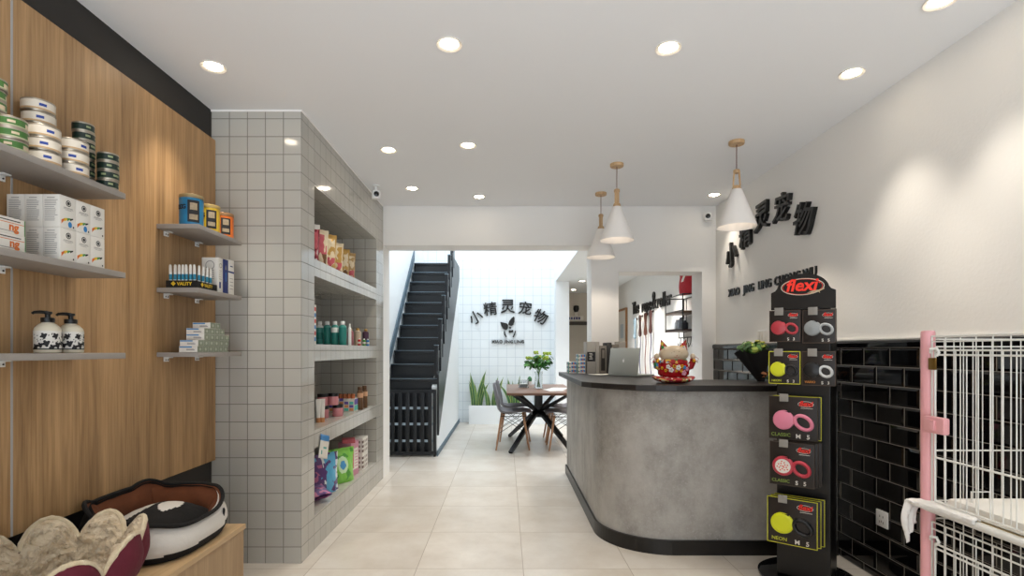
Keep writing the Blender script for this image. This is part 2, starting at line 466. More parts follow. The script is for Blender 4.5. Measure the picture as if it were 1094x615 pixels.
# far door with frosted pane and the plate above it
m = MB().box((1.08, 10.52, 0), (1.13, 10.55, 1.78)); m.box((1.75, 10.52, 0), (1.80, 10.55, 1.78)); m.box((1.08, 10.52, 1.73), (1.80, 10.55, 1.80))
d = struct(m, 'door_1', mat('dark_door_frame', '#4c463e', .5))
MB().box((1.13, 10.53, 0), (1.75, 10.545, 1.73)).build('pane', mat('frosted_pane', '#b6b0a4', .35), d)

# ================================================================== CAMERA / WORLD / LIGHT
cam = bpy.data.cameras.new('camera'); co = bpy.data.objects.new('camera', cam); COL.objects.link(co)
co.location = (0, 0, EYE); co.rotation_euler = (R(90), 0, 0)
cam.sensor_width = 36; cam.lens = F / 1094 * 36; cam.shift_x = 7 / 1094; cam.shift_y = 66.5 / 1094; cam.clip_start = .02
S.camera = co

w = bpy.data.worlds.new('daylight'); S.world = w; w.use_nodes = True
k = NT(w.node_tree); bg = w.node_tree.nodes.get('Background')
tc = k.n('ShaderNodeTexCoord'); sp = k.n('ShaderNodeSeparateXYZ'); k.l(tc.outputs['Generated'], sp.inputs[0])
mr = k.n('ShaderNodeMapRange'); k.l(sp.outputs[2], mr.inputs['Value']); mr.inputs['From Min'].default_value = .0; mr.inputs['From Max'].default_value = .75
cr = k.n('ShaderNodeValToRGB'); k.l(mr.outputs['Result'], cr.inputs[0])
cr.color_ramp.elements[0].color = (.60, .65, .70, 1); cr.color_ramp.elements[1].color = (.86, .94, 1.0, 1)
k.l(cr.outputs[0], bg.inputs['Color'])
mr2 = k.n('ShaderNodeMapRange'); k.l(sp.outputs[2], mr2.inputs['Value']); mr2.inputs['From Min'].default_value = 0; mr2.inputs['From Max'].default_value = .85
mr2.inputs['To Min'].default_value = 1.3; mr2.inputs['To Max'].default_value = 3.8
mr3 = k.n('ShaderNodeMapRange'); k.l(sp.outputs[2], mr3.inputs['Value']); mr3.inputs['From Min'].default_value = -.25; mr3.inputs['From Max'].default_value = 0
mr3.inputs['To Min'].default_value = 6.5; mr3.inputs['To Max'].default_value = 0   # bright lower half added to lift the ceiling, as if sunlit pavement
k.l(k.m('ADD', mr2.outputs['Result'], mr3.outputs['Result']), bg.inputs['Strength'])


def portal(name, loc, rot, sx, sy):
    l = bpy.data.lights.new(name, 'AREA'); l.shape = 'RECTANGLE'; l.size = sx; l.size_y = sy; l.cycles.is_portal = True
    o = bpy.data.objects.new(name, l); COL.objects.link(o); o.location = loc; o.rotation_euler = rot
portal('shop_front_portal', (.17, -1.75, 1.22), (R(90), 0, 0), 3.5, 2.45)
portal('skylight_portal', (-.28, 7.2, 4.62), (0, 0, 0), 2.3, 3.7)

def spot(name, loc, power, col=(1, .905, .775), size=75, blend=.75, rad=.035, tilt=None):
    l = bpy.data.lights.new(name, 'SPOT'); l.energy = power; l.color = col; l.spot_size = R(size); l.spot_blend = blend; l.shadow_soft_size = rad
    o = bpy.data.objects.new(name, l); COL.objects.link(o); o.location = loc
    if tilt: o.rotation_euler = tilt
    return o

def downlight_mb(zc):
    a = MB().lathe([(.046, -.002), (.058, -.006), (.058, 0), (.05, .0)], n=28, cap=False)
    a.lathe([(.05, 0), (.046, -.002), (.034, .002)], n=28, cap=False)
    return a
dl0 = None
def downlight(x, y, zc, label, group, power, cool=False):
    global dl0
    if dl0 is None:
        t = thing('recessed_downlight', label, 'ceiling light', (x, y, zc), 0, group)
        downlight_mb(zc).build('trim_ring', mat('downlight_trim', '#d8d2c8', .4), t)
        MB().lathe([(0, -.0035), (.036, -.0035), (.04, -.001)], n=24, cap=False).build('diffuser', W['spot'], t)
        dl0 = t
    else:
        t = dup(dl0, (x, y, zc), 0, label, group)
    if power: spot('downlight_or_fill', (x, y, zc - .02), power, (1, .95, .9) if cool else (1, .905, .775))
G = 'recessed ceiling downlights in the shop'
for x, y, lab, pw in (
    (-1.428, 2.586, 'small round downlight above the oak wall panels and small shelves', 26),
    (-.2545, 2.397, 'round downlight in open ceiling, the one level with the oak panels', 20),
    (.747, 2.426, 'round downlight in the ceiling before the conical pendants', 20),
    (1.734, 2.648, 'round downlight close to the white wall, above the leash stand', 23),
    (1.728, 2.10, 'round downlight close to the white wall, above the pet cage', 23),
    (-.81, 3.662, 'downlight near the top of the tiled pier, ahead of the security camera', 22),
    (-.253, 3.579, 'downlight in the ceiling midway between tiled pier and pendants', 22),
    (-.80, 4.53, 'small downlight beside the security camera over the stair opening', 22),
    (-.237, 4.778, 'downlight washing the lintel above the wide hall opening', 24),
    (1.863, 4.72, 'downlight in the far corner beside the black lettering', 14)):
    downlight(x, y, H, lab, G, pw)
for x, y in ((-1.43, 1.45), (-1.43, .3), (-.25, 1.2), (.75, 1.2), (1.73, 1.0), (-.25, -.3), (.75, -.3), (1.73, -.2)):
    spot('downlight_or_fill', (x, y, H - .02), 18, (1, .905, .775))
for x, y, lab in ((1.26, 8.7, 'small downlight in the hall ceiling beside the white column'), (1.28, 9.95, 'small downlight in the dim room behind the white column')):
    downlight(x, y, ZR, lab, 'recessed downlights in the rear rooms', 12, True)
for y in (6.1, 7.0, 7.9): spot('downlight_or_fill', (1.72, y, ZR - .02), 60, (1, .93, .85))

for x, y in ((1.2, 6.2), (1.2, 7.4)): spot('downlight_or_fill', (x, y, ZR - .02), 48, (.95, .97, 1), 120)  # added fill spots without fixtures, only to brighten the grooming room
S.view_settings.view_transform = 'Standard'
S.view_settings.look = 'None'
S.view_settings.exposure = 0.62
S.cycles.max_bounces = 8; S.cycles.diffuse_bounces = 5; S.cycles.glossy_bounces = 4; S.cycles.transmission_bounces = 6
S.cycles.use_denoising = True
S.cycles.sample_clamp_indirect = 6
S.cycles.caustics_reflective = False; S.cycles.caustics_refractive = False

# ================================================================== COUNTER
def arc(cx, cy, r, a0, a1, n, rx=None):
    return [(cx + r * cos(R(a0 + (a1 - a0) * i / n)), cy + (rx or r) * sin(R(a0 + (a1 - a0) * i / n))) for i in range(n + 1)]
t = thing('reception_counter', 'curved grey concrete reception counter with a dark worktop', 'counter', (0, 0, 0))
outer = [(.615, 5.30)] + arc(1.03, 3.60, .415, 180, 270, 24) + [(1.998, 3.185)]
inner = [(.735, 5.30)] + arc(1.03, 3.60, .295, 180, 270, 24) + [(1.998, 3.305)]
m = MB(); m.prism(outer + inner[::-1], 0, .984)
o = m.build('counter_body', W['concrete'], t)
out2 = [(.600, 5.31)] + arc(1.03, 3.60, .430, 180, 270, 24) + [(1.998, 3.17)]
m = MB(); m.prism(out2 + outer[::-1], 0, .088)
m.build('plinth', mat('plinth_black', '#191715', .35), t)
toppts = [(.512, 5.09), (.512, 3.56), (.56, 3.45), (.62, 3.365), (.70, 3.275), (.79, 3.205), (.90, 3.160), (1.02, 3.145), (1.998, 3.145), (1.998, 3.76), (1.22, 3.76), (1.22, 5.09)]
m = MB(); m.prism(toppts, .985, 1.021)
o = m.build('worktop', W['top'], t)
bv = o.modifiers.new('soft_edge', 'BEVEL'); bv.width = .003; bv.segments = 2

# ================================================================== BENCH
t = thing('storage_bench', 'low light oak bench along the oak wall, under the pet beds', 'bench', (0, 0, 0))
MB().box((XW + .01, -.2, .392), (-1.222, 2.49, .415), bev=.002).build('top_board', W['bench_top'], t)
for i, (a, b) in enumerate(((-.2, .70), (.704, 1.60), (1.604, 2.488))):
    MB().box((-1.255, a, .02), (-1.232, b, .390)).build('front_panel', W['bench'], t)
MB().box((XW + .01, 2.465, 0), (-1.256, 2.488, .391)).build('end_panel', W['bench'], t)
MB().box((XW + .02, -.19, 0), (-1.28, 2.46, .02)).build('base', W['bench'], t)

# ================================================================== SHELVES ON THE OAK WALL
def shelf(name, label, y0, y1, z0, xf, braces, group):
    t = thing(name, label, 'shelf', (XP, (y0 + y1) / 2, z0), 0, group)
    L = (y1 - y0) / 2
    MB().box((.001, -L, 0), (xf - XP, L, .022), bev=.0015).build('board', W['shelf'], t)
    for b in braces:
        q = MB().box((.001, b - .017, -.024), (.007, b + .017, -.001), bev=.001); q.box((.007, b - .014, -.006), (.03, b + .014, -.001), bev=.001)
        for s_ in (-.008, .008): q.lathe([(.003, 0), (.003, .002), (0, .002)], n=10, mi=1, mtx=Matrix.Translation((.007, b + s_, -.015)) @ Matrix.Rotation(R(90), 4, 'Y'))
        q.build('bracket', [W['whiteplastic'], W['ink']], t)
    return t
XF = -1.468
for z, nm in ((1.813, 'long grey shelf holding stacked food tins, topmost on the oak wall'), (1.508, 'long grey shelf holding white cartons, middle one on the oak wall'),
              (1.198, 'long grey shelf holding two pump bottles, lowest on the oak wall')):
    shelf('wall_shelf', nm, .6, 2.045, z, XF, (-.45, .0, .42), 'long shelves on the oak wall')
for z, nm in ((1.813, 'small grey shelf holding blue, yellow and orange tins'), (1.508, 'small grey shelf holding the black tube tray and slim boxes'),
              (1.198, 'small grey shelf holding the pyramid of little cartons')):
    shelf('wall_shelf', nm, 2.53, 2.945, z, XF - .001, (-.14, .12), 'small shelves on the oak wall')
ZS = (1.836, 1.531, 1.221)

# ---- food tins
def tin(name, h, r, cols, label, cat='tin', group=None, patch=None, nn=28):
    """cols: (body, band, patch, rim)"""
    z = [0, .003, .006, .27 * h, .42 * h, .64 * h, .86 * h, h - .006, h - .003, h]
    pr = [(r * .97, 0), (r, z[1]), (r * .985, z[2]), (r * .985, z[3]), (r * .985, z[4]), (r * .985, z[5]), (r * .985, z[6]), (r * .985, z[7]), (r, z[8]), (r * .97, z[9]), (r * .93, h - .002), (0, h - .002)]
    def mf(i, j):
        if i in (0, 1, 7, 8, 9, 10): return 3
        if i == 2 or i == 6: return 1
        if i in (3, 4, 5) and patch and any(a <= j < b and i in rs for a, b, rs in patch): return 2
        return 0
    o = MB().lathe(pr, n=nn, mf=mf).build(name, cols)
    return tag(o, label, cat, group)
M_tin_rim = mat('tin_rim', '#a59c8e', .35, .8)
c_white = [mat('tin_white_label', '#d8cfc0', .4), mat('tin_tan_band', '#b99a72', .4), mat('tin_blue_logo', '#27408f', .4), M_tin_rim]
c_dark = [mat('tin_dark_label', '#12261f', .4), mat('tin_green_band', '#1f3d2b', .4), mat('tin_pale_logo', '#8f9a72', .4), M_tin_rim]
c_green = [mat('tin_green_label', '#3f6a30', .4), mat('tin_cream_band', '#a9b08c', .4), mat('tin_dog_face', '#c8b59a', .4), M_tin_rim]
PW = [(25, 27, (4,)), (6, 8, (4,)), (16, 18, (4,))]; PD = [(0, 3, (4,)), (23, 25, (4,)), (10, 12, (4,))]; PG = [(0, 3, (3, 4)), (23, 25, (4,)), (12, 14, (4,))]
def stack(proto, x, y, z, n, h, desc, cat, group, words=None, rot=None):
    for i in range(n):
        pos = 'top' if i == n - 1 else ('bottom' if i == 0 else ORD[i] + ' from bottom')
        lab = f'{pos} {desc}'
        a = rot if rot is not None else random.uniform(-.5, .5)
        if not proto.get('placed'):
            o = proto; o['placed'] = 1; o.location = (x, y, z); o.rotation_euler = (0, 0, a); o['label'] = lab
            if group: o['group'] = group
        else:
            o = dup(proto, (x + random.uniform(-.002, .002), y + random.uniform(-.002, .002), z + i * h), a, lab, group)
        o.location.z = z + i * h
        if 'placed' in o and o is not proto: del o['placed']
hw = .0415
pw = tin('pet_food_tin', hw, .048, c_white, '', group='white food tins', patch=PW)
stack(pw, -1.525, 1.745, ZS[0], 3, hw + .0005, 'white tin of the short front stack before the tall white stack', 'tin', 'white food tins')
stack(pw, -1.520, 1.858, ZS[0], 3, hw + .0005, 'white tin of the white stack beside the dark green tins', 'tin', 'white food tins')
stack(pw, -1.620, 1.835, ZS[0], 6, hw + .0005, 'white tin of the tall white stack against the oak wall', 'tin', 'white food tins')
hd = .0335
pd = tin('pet_food_tin', hd, .035, c_dark, '', group='dark green food tins', patch=PD)
stack(pd, -1.575, 1.975, ZS[0], 7, hd + .0003, 'dark green tin of the tall narrow stack at the shelf end', 'tin', 'dark green food tins')
stack(pd, -1.506, 2.003, ZS[0], 4, hd + .0003, 'dark green tin of the short stack at the shelf tip', 'tin', 'dark green food tins')
hg = .034
pg = tin('pet_food_tin', hg, .043, c_green, '', group='light green food tins', patch=PG)
stack(pg, -1.522, 1.625, ZS[0], 3, hg + .0003, 'light green tin of the front stack beyond the white tins', 'tin', 'light green food tins')
stack(pg, -1.612, 1.650, ZS[0], 7, hg + .0003, 'light green tin of the tall stack against the wall', 'tin', 'light green food tins')

# ---- white cartons
def carton(name, sx, sy, sz, decorate, mats, label, cat='box', group=None):
    m = MB().box((-sx / 2, -sy / 2, 0), (sx / 2, sy / 2, sz), bev=.0008)
    decorate(m, sx, sy, sz)
    return tag(m.build(name, mats), label, cat, group)
def deco_white(m, sx, sy, sz, blue=False):
    P = face('+x', (sx / 2, 0, 0))
    disc2(m, (.002, sz * .79), .0105, P, 1)
    ring2(m, (.002, sz * .79), .0075, .002, P, 0, h=.0008)
    rect2(m, -.018, sz * .635, .020, sz * .650, P, 2); rect2(m, -.020, sz * .605, .022, sz * .615, P, 2); rect2(m, -.012, sz * .57, .014, sz * .58, P, 2)
    pts = [(-.027 + .012 * i, .012 + .018 * math.sqrt(i / 3.5)) for i in range(5)]
    for i, mi in enumerate((3, 4, 5, 1)):
        a, b = pts[i], pts[i + 1]
        poly2(m, [(a[0], a[1]), (b[0], b[1] + .004), (b[0], b[1] + .011 - .001 * i), (a[0], a[1] + .014 - .002 * i)], P, mi)
    if blue: disc2(m, (.008, sz * .14), .008, P, 6, sy=1.3, h=.0007)
    rect2(m, .020, .006, .025, .012, P, 1)
    Q = face('-y', (0, -sy / 2, 0))
    rect2(m, -.014, sz * .89, .012, sz * .905, Q, 1)
    for i in range(13): rect2(m, -.022, sz * (.82 - .052 * i), .022 - random.uniform(0, .012), sz * (.82 - .052 * i) + .0018, Q, 2)
mw = [W['paper'], W['ink'], W['inkgrey'], W['orange'], W['yellowp'], W['greenp'], W['paperblue']]
bw = carton('supplement_carton', .058, .064, .1085, deco_white, mw, '')
bb = carton('supplement_carton', .058, .064, .1085, lambda m, a, b, c: deco_white(m, a, b, c, True), mw, '')
first = {0: True, 1: True}
XN = ['against the wall', 'in the middle', 'at the shelf edge']
def put(proto, key, loc, lab, group, rz=0):
    if key not in first or first[key] is True:
        first[key] = False; proto.location = loc; proto.rotation_euler = (0, 0, rz); proto['label'] = lab; proto['group'] = group; return proto
    return dup(proto, loc, rz, lab, group)
for lev in (0, 1):
    lv = 'lower' if lev == 0 else 'upper'
    for ix in range(3):
        for iy in range(3):
            if ix < 2 and iy > 0: continue
            x = -1.509 - .0595 * (2 - ix); y = 1.789 + .0655 * iy
            if ix < 2: lab = f'white carton showing its text side, {XN[ix]}, {lv} layer'
            else: lab = f'white carton with feather print, {["front", "middle", "end"][iy]} of the {lv} row facing out' + (', blue dot' if lev and iy < 2 else '')
            blue = (lev == 1 and ix == 2 and iy < 2)
            put(bb if blue else bw, 1 if blue else 0, (x, y, ZS[1] + .1092 * lev), lab, 'white supplement cartons')
def deco_or(m, sx, sy, sz):
    P = face('+x', (sx / 2, 0, 0))
    rect2(m, -sy / 2 + .002, sz * .66, sy / 2 - .004, sz * .70, P, 1)
    m.mesh(text('ng', .034, .0003, .001), face('+x', (sx / 2 + .0004, .062, sz * .45)), 1)
    rect2(m, -sy * .3, sz * .80, sy * .42, sz * .86, P, 2)
    rect2(m, -sy / 2 + .01, sz * .16, sy / 2 - .02, sz * .20, P, 3)
    rect2(m, sy / 2 - .003, 0.001, sy / 2 - .0005, sz - .001, P, 4)
bo = carton('flat_carton', .10, .20, .05, deco_or, [W['paper'], W['orange'], W['ink'], W['inkgrey'], W['greenp']], '')
put(bo, 'bo', (-1.545, 1.548, ZS[1]), 'flat white carton with orange lettering, lower of the pair', 'orange lettered cartons')
put(bo, 'bo', (-1.547, 1.548, ZS[1] + .0505), 'flat white carton with orange lettering, upper of the pair', 'orange lettered cartons')

# ---- pump bottles
def pump_bottle(loc, label, rz):
    t = thing('pump_bottle', label, 'bottle', loc, rz, 'pump bottles')
    def mf(i, j): return 1 if i in (3,) else 0
    pr = [(.034, 0), (.037, .003), (.037, .008), (.0372, .010), (.0372, .072), (.037, .074), (.037, .078), (.034, .086), (.024, .097), (.016, .101), (.016, .103)]
    lab = mat('floral_label', '#dcd8d0', .5)
    b = MB().lathe([(r * .99, z) for r, z in pr], n=32, mi=0).build('bottle', [W['cream']], t)
    L = MB().lathe([(.0374, .012), (.0374, .074)], n=48, cap=False)
    random.seed(len(label))
    def patch(a, z, s, n=9):
        for kx in range(n):
            th = 2 * pi * kx / n; rr = s * (.5 + .5 * (kx % 2))
            aa = a + rr * cos(th) / .0374 * .8; zz = z + rr * sin(th) * .8
            vs = []
            for q in range(6):
                al = aa + s * .42 * cos(q * pi / 3) / .0374; zl = zz + s * .42 * sin(q * pi / 3)
                vs.append((.0379 * cos(al), .0379 * sin(al), max(.013, min(.073, zl))))
            L.add(vs, [list(range(6))], 1)
    for a in range(-3, 9):
        aa = a * .42 - 1.2
        patch(aa, .020 + .006 * (a % 3), .008 + .002 * (a % 2)); 
        if a % 2 == 0: patch(aa + .25, .057, .009)
        for q in range(5): patch(aa + random.uniform(-.2, .2), random.uniform(.03, .068), .0022, 5)
    L.lathe([(.0376, .0115), (.0376, .015)], n=48, cap=False, mi=1)
    L.build('label_print', [lab, W['ink']], t)
    q = MB().lathe([(.019, .103), (.019, .118), (.017, .119), (.008, .119), (.0075, .130), (.010, .131), (.0125, .133), (.0125, .139), (.0, .141)], n=24)
    q.tube([(.0, 0, .136), (-.02, 0, .1375), (-.034, 0, .136), (-.040, 0, .131)], [.006, .0055, .005, .004], 8)
    q.build('pump', W['black'], t)
pump_bottle((-1.545, 1.785, ZS[2]), 'white floral pump bottle standing ahead of its twin', R(38))
pump_bottle((-1.545, 1.880, ZS[2]), 'white floral pump bottle standing behind its twin', R(36))

# ---- three coloured tins on the small top shelf
def colour_tin(loc, c, label, r, h, rz=0):
    t = thing('treat_tin', label, 'tin', loc, rz, 'coloured treat tins')
    col = mat('tin_' + c[0], c[1], .4)
    m = MB().lathe([(r * .97, 0), (r, .003), (r * .985, .007), (r * .985, h - .018)], n=32, mi=0)
    m.build('can', [col], t)
    m = MB()
    for a0, a1, z0, z1, mi in ((-1.35, -.35, .018, h - .03, 0), (-1.15, -.55, h * .50, h * .72, 1), (-1.2, -.5, .03, h * .36, 1)):
        n = 8
        vs = [(r * (.990 + .002 * mi) * cos(a0 + (a1 - a0) * i / n), r * (.990 + .002 * mi) * sin(a0 + (a1 - a0) * i / n), z) for z in (z0, z1) for i in range(n + 1)]
        m.add(vs, [(i, i + 1, n + 2 + i, n + 1 + i) for i in range(n)], mi, True)
    for i, ch in enumerate('DOG'):
        a = -2.2 + .27 * i
        m.mesh(text(ch, .03, .0004, .001), Matrix.Translation((r * cos(a) * 1.0, r * sin(a) * 1.0, h * .58)) @ Matrix.Rotation(a + pi / 2, 4, 'Z') @ Matrix.Rotation(pi / 2, 4, 'X'), 2)
    m.build('label_print', [W['ink'], mat('tin_photo', '#9a8a70', .4, var=.5, scale=70), W['ink']], t)
    MB().lathe([(r * 1.01, h - .018), (r * 1.02, h - .015), (r * 1.02, h - .003), (r * .99, h), (r * .9, h), (r * .88, h - .003), (0, h - .003)], n=32).build('lid', mat('lid_' + c[0], c[2], .35, .3), t)
colour_tin((-1.553, 2.615, ZS[0]), ('blue', '#1f6f98', '#8a7a58'), 'blue tin with a dark picture label, biggest of the three', .054, .155)
colour_tin((-1.537, 2.745, ZS[0]), ('yellow', '#c8a52e', '#a8905a'), 'yellow tin between the blue and the orange tins', .050, .142)
colour_tin((-1.535, 2.880, ZS[0]), ('orange', '#cf6a24', '#8c6a48'), 'orange tin at the end beside the tiled pier', .050, .135)

# ---- tube tray
t = thing('display_tray', 'low black card tray with yellow lettering holding slim tubes', 'tray', (-1.5525, 2.62, ZS[1]))
m = MB(); x0, x1, y0, y1, hh = -.0745, .0725, -.087, .093, .034
m.box((x0, y0, 0), (x1, y1, .003)); m.box((x0, y0, .003), (x1, y0 + .003, hh)); m.box((x1 - .003, y0 + .003, .003), (x1, y1, hh * .95))
m.box((x0, y1 - .003, .003), (x1 - .003, y1, hh)); m.box((x0, y0 + .003, .003), (x0 + .003, y1 - .003, hh))
m.build('tray_body', W['black_matte'], t)
m = MB().mesh(text('\u2756 VALITY', .022, .0004, .0006), face('-y', (0, y0 - .0004, hh * .5)), 0)
m.mesh(text('\u2756 VALITY', .022, .0004, .0006), face('+x', (x1 + .0004, .0, hh * .5)), 0)
m.build('lettering', W['yellowp'], t)
tp = None
def tube_thing(loc, lab, tilt):
    global tp
    if tp is None:
        tp = thing('slim_tube', lab, 'tube', loc, 0, 'slim tubes in the tray')
        MB().lathe([(.0055, 0), (.0068, .01), (.0068, .045), (.0068, .07)], n=14).build('barrel', W['whiteplastic'], tp)
        MB().lathe([(.0071, .036), (.0071, .062)], n=14, cap=False).build('label_band', mat('band_teal', '#1f7f9c', .4), tp)
        MB().lathe([(.0068, .070), (.0072, .071), (.0060, .100), (.0045, .108), (0, .109)], n=14).build('cap', W['paper'], tp)
        o = tp
    else: o = dup(tp, loc, 0, lab)
    o.rotation_euler = (R(tilt), R(random.uniform(-2, 2)), 0)
for i in range(7):
    tube_thing((-1.614 + .0192 * i, 2.552, ZS[1] + .0035), f'slim white and teal tube, {ORD[i]} from the wall in front row', 1)
for i in range(4):
    tube_thing((-1.496, 2.580 + .033 * i, ZS[1] + .0035), f'slim white and teal tube, {ORD[i]} along the tray side towards boxes', -1)
def slim(loc, w, d, h, mats, lab, kind):
    m = MB().box((-w / 2, -d / 2, 0), (w / 2, d / 2, h), bev=.0008)
    P = face('+x', (w / 2, 0, 0)); Q = face('-y', (0, -d / 2, 0))
    for A, hw_ in ((P, d / 2), (Q, w / 2)):
        if kind == 0:
            rect2(m, -hw_ * .6, h * .12, hw_ * .1, h * .30, A, 1); ring2(m, (0, h * .78), hw_ * .55, .003, A, 2)
            for q in range(5): rect2(m, -hw_ * .6, h * (.38 + .06 * q), hw_ * .5, h * (.395 + .06 * q), A, 2)
        elif kind == 1:
            poly2(m, [(-hw_ * .4, h * .70), (hw_ * .4, h * .70), (hw_ * .25, h * .80), (0, h * .84), (-hw_ * .25, h * .80)], A, 1)
            rect2(m, -hw_ * .15, h * .35, hw_ * .15, h * .62, A, 2)
        else:
            rect2(m, -hw_, h * .62, hw_, h * .67, A, 1)
            for q in range(4): rect2(m, -hw_ * .6, h * (.15 + .1 * q), hw_ * .6, h * (.165 + .1 * q), A, 2)
            rect2(m, -hw_ * .5, h * .8, hw_ * .5, h * .83, A, 1)
    o = m.build('slim_box', mats); o.location = loc
    tag(o, lab, 'box', 'slim boxes beside the tube tray')
slim((-1.525, 2.752, ZS[1]), .085, .044, .178, [W['paper'], W['navy'], W['inkgrey']], 'slim white box with line drawing, next to the tube tray', 0)
slim((-1.523, 2.801, ZS[1]), .085, .046, .178, [W['navy'], W['inkgrey'], W['paperblue']], 'slim navy box between two white boxes', 1)
slim((-1.523, 2.857, ZS[1]), .085, .055, .185, [W['paper'], W['navy'], W['inkgrey']], 'slim white box with a navy stripe, at the shelf end', 2)

# ---- pyramid of little cartons
def deco_small(m, sx, sy, sz):
    Q = face('-y', (0, -sy / 2, 0)); P = face('+x', (sx / 2, 0, 0))
    rect2(m, -sx * .48, sz * .75, sx * .2, sz * .94, Q, 1); rect2(m, -sx * .1, sz * .3, sx * .35, sz * .42, Q, 2); rect2(m, -sx * .1, sz * .5, sx * .3, sz * .56, Q, 2)
    rect2(m, -sy * .5, 0.0005, sy * .5, sz - .0005, P, 3, .0003); disc2(m, (0, sz * .5), sz * .25, P, 4, 12, 1, .0007)
ms_small = [W['paper'], W['paperblue'], W['inkgrey'], mat('sage_print', '#8b927f', .5), mat('pale_sage', '#b4b8a6', .5)]
sb = carton('little_carton', .088, .0455, .0290, deco_small, ms_small, '')
for row, (n, y0) in enumerate(((6, 2.56), (6, 2.56), (5, 2.605), (4, 2.605), (2, 2.65))):
    for i in range(n):
        rown = ['bottom row', 'second row', 'middle row', 'fourth row', 'top row'][row]
        dx = [0, .006, .012, .012, .020][row]
        put(sb, 'sb', (-1.522 + dx * .6, y0 + .0465 * i, ZS[2] + .0294 * row), f'little white and sage carton, {ORD[i]} along the {rown} of the pyramid', 'pyramid of little cartons')

# ================================================================== GOODS IN THE NICHE
def bag(name, w, d, h, mats, lab, cat, group, loc, rz=0, fold=.0, motif=None, lean=0, n=40):
    """stuffed pouch: bulging body, crimped top; front faces -y"""
    m = MB()
    def prof(t): return (d / 2) * (math.sin(pi * min(1, t * 1.02 + .10)) ** .55) * (1 - .25 * t) if t < .97 else .003
    def side(sg):
        def fn(u, v):
            x = (u - .5) * w * (1 - .06 * sin(pi * v)); z = v * h
            b = prof(v) * (1 - abs(2 * u - 1) ** 2.6) * .95 + .002
            wr = .0025 * noise.noise(V((x * 40, sg * 5 + z * 40, h * 9)))
            return (x + wr, sg * (b + wr), z + .004 * noise.noise(V((x * 30, z * 9, 3))))
        return fn
    def mf(i, j):
        return motif(i / n, j / n) if motif else 0
    m.grid(side(-1), n, n, mf=mf); m.grid(side(1), n, n, mf=mf)
    o = m.build(name, mats, None, loc, (lean, 0, rz))
    return tag(o, lab, cat, group)
def blotch(u, v, s, k): return noise.noise(V((u * k + s * 7.1, v * k * 1.3 + s * 3.3, s)))
cr_gold = mat('gold_foil', '#b9934e', .35, .3); cr_wine = mat('wine_pouch', '#7c1f30', .4); cr_crm = mat('cream_pouch', '#d8c8a8', .45)
cr_rose = mat('rose_print', '#c05862', .5); cr_brown = mat('brown_pouch', '#6a4828', .5); cr_tan = mat('tan_paper', '#a98a5a', .6)
G = 'food pouches on the top niche shelf'
specs = [(3.37, -1.245, .15, [cr_wine, cr_rose, W['paper']], 'wine red pouch with silvery top, first in the niche row', .24),
         (3.52, -1.235, .14, [cr_crm, cr_rose, cr_brown], 'cream and brown pouch with pink print, behind the wine red one', .235),
         (3.66, -1.23, .15, [cr_gold, cr_crm, cr_rose], 'gold pouch with cream and rose print, third in the niche row', .235),
         (3.82, -1.23, .15, [cr_crm, cr_gold, cr_rose], 'cream pouch with golden edges, fourth in the niche row', .21),
         (3.99, -1.235, .15, [cr_gold, cr_crm, cr_brown], 'gold pouch with folded brown top, fifth in the niche row', .20),
         (4.15, -1.23, .14, [cr_tan, cr_crm, cr_rose], 'tan paper pouch leaning at the far end of its row', .20)]
for i, (y, x, wd, ms, lab, h) in enumerate(specs):
    def mo(u, v, i=i):
        if v > .86: return 0 if i != 0 else 2
        if u < .1 or u > .9: return 0
        b = blotch(u, v, i, 4)
        if v < .32 and b > -.05: return 2 if i != 2 else 2
        return 1 if b > -.12 else 0
    bag('food_pouch', wd, .085, h, ms, lab, 'pouch', G, (x - .02, y, 1.7955), R(38), motif=mo, lean=R(6))
# bottles on the second shelf
def bottle(loc, r, h, cols, lab, group, cap=.15, neck=.45, bands=()):
    t = thing('shampoo_bottle', lab, 'bottle', loc, R(-20), group)
    hb = h * (1 - cap)
    pr = [(r * .93, 0), (r, .003), (r, hb * .30), (r, hb * .62), (r, hb * .86), (r * .9, hb * .94), (r * neck, hb)]
    def mf(i, j):
        for k_, (a, b) in enumerate(bands):
            if i == k_ + 1: return a
        return 0
    MB().lathe(pr, n=24, mf=mf).build('bottle', cols[:-1], t)
    MB().lathe([(r * neck, hb), (r * neck * 1.25, hb + .001), (r * neck * 1.2, h - .003), (r * neck * 1.0, h), (0, h)], n=20).build('cap', cols[-1], t)
tl = [mat('teal_gel', '#3f8f86', .3), mat('teal_dark_label', '#20766e', .4), mat('white_label', '#dfe2de', .4), W['whiteplastic']]
for i in range(4):
    c = [tl[2], tl[0], tl[1], tl[3]] if i == 0 else [tl[0], tl[1], tl[2], tl[3]]
    bottle((-1.405 + .061 * i, 4.0 - .01 * i, 1.2685), .0285, .180, c, ['white and teal bottle with print, at the inner end of the row', 'teal bottle, second of the four in niche row', 'teal bottle, third of the four in niche row', 'teal bottle, outermost of the four in niche row'][i], 'teal bottles on the second niche shelf', bands=((1, 0), (1, 0) if i else (2, 0), (2, 0) if i == 2 else (1, 0)))
bottle((-1.196, 4.06, 1.2685), .013, .165, [W['whiteplastic'], W['paper'], W['ink'], W['whiteplastic']], 'slim white bottle at the end of the teal row', 'teal bottles on the second niche shelf')
gd = mat('gold_cap', '#b08a4a', .35, .5); pk = mat('pink_gel', '#b5727a', .35); bg_ = mat('beige_gel', '#c4b09a', .4); pu = mat('plum_gel', '#4a2f44', .35)
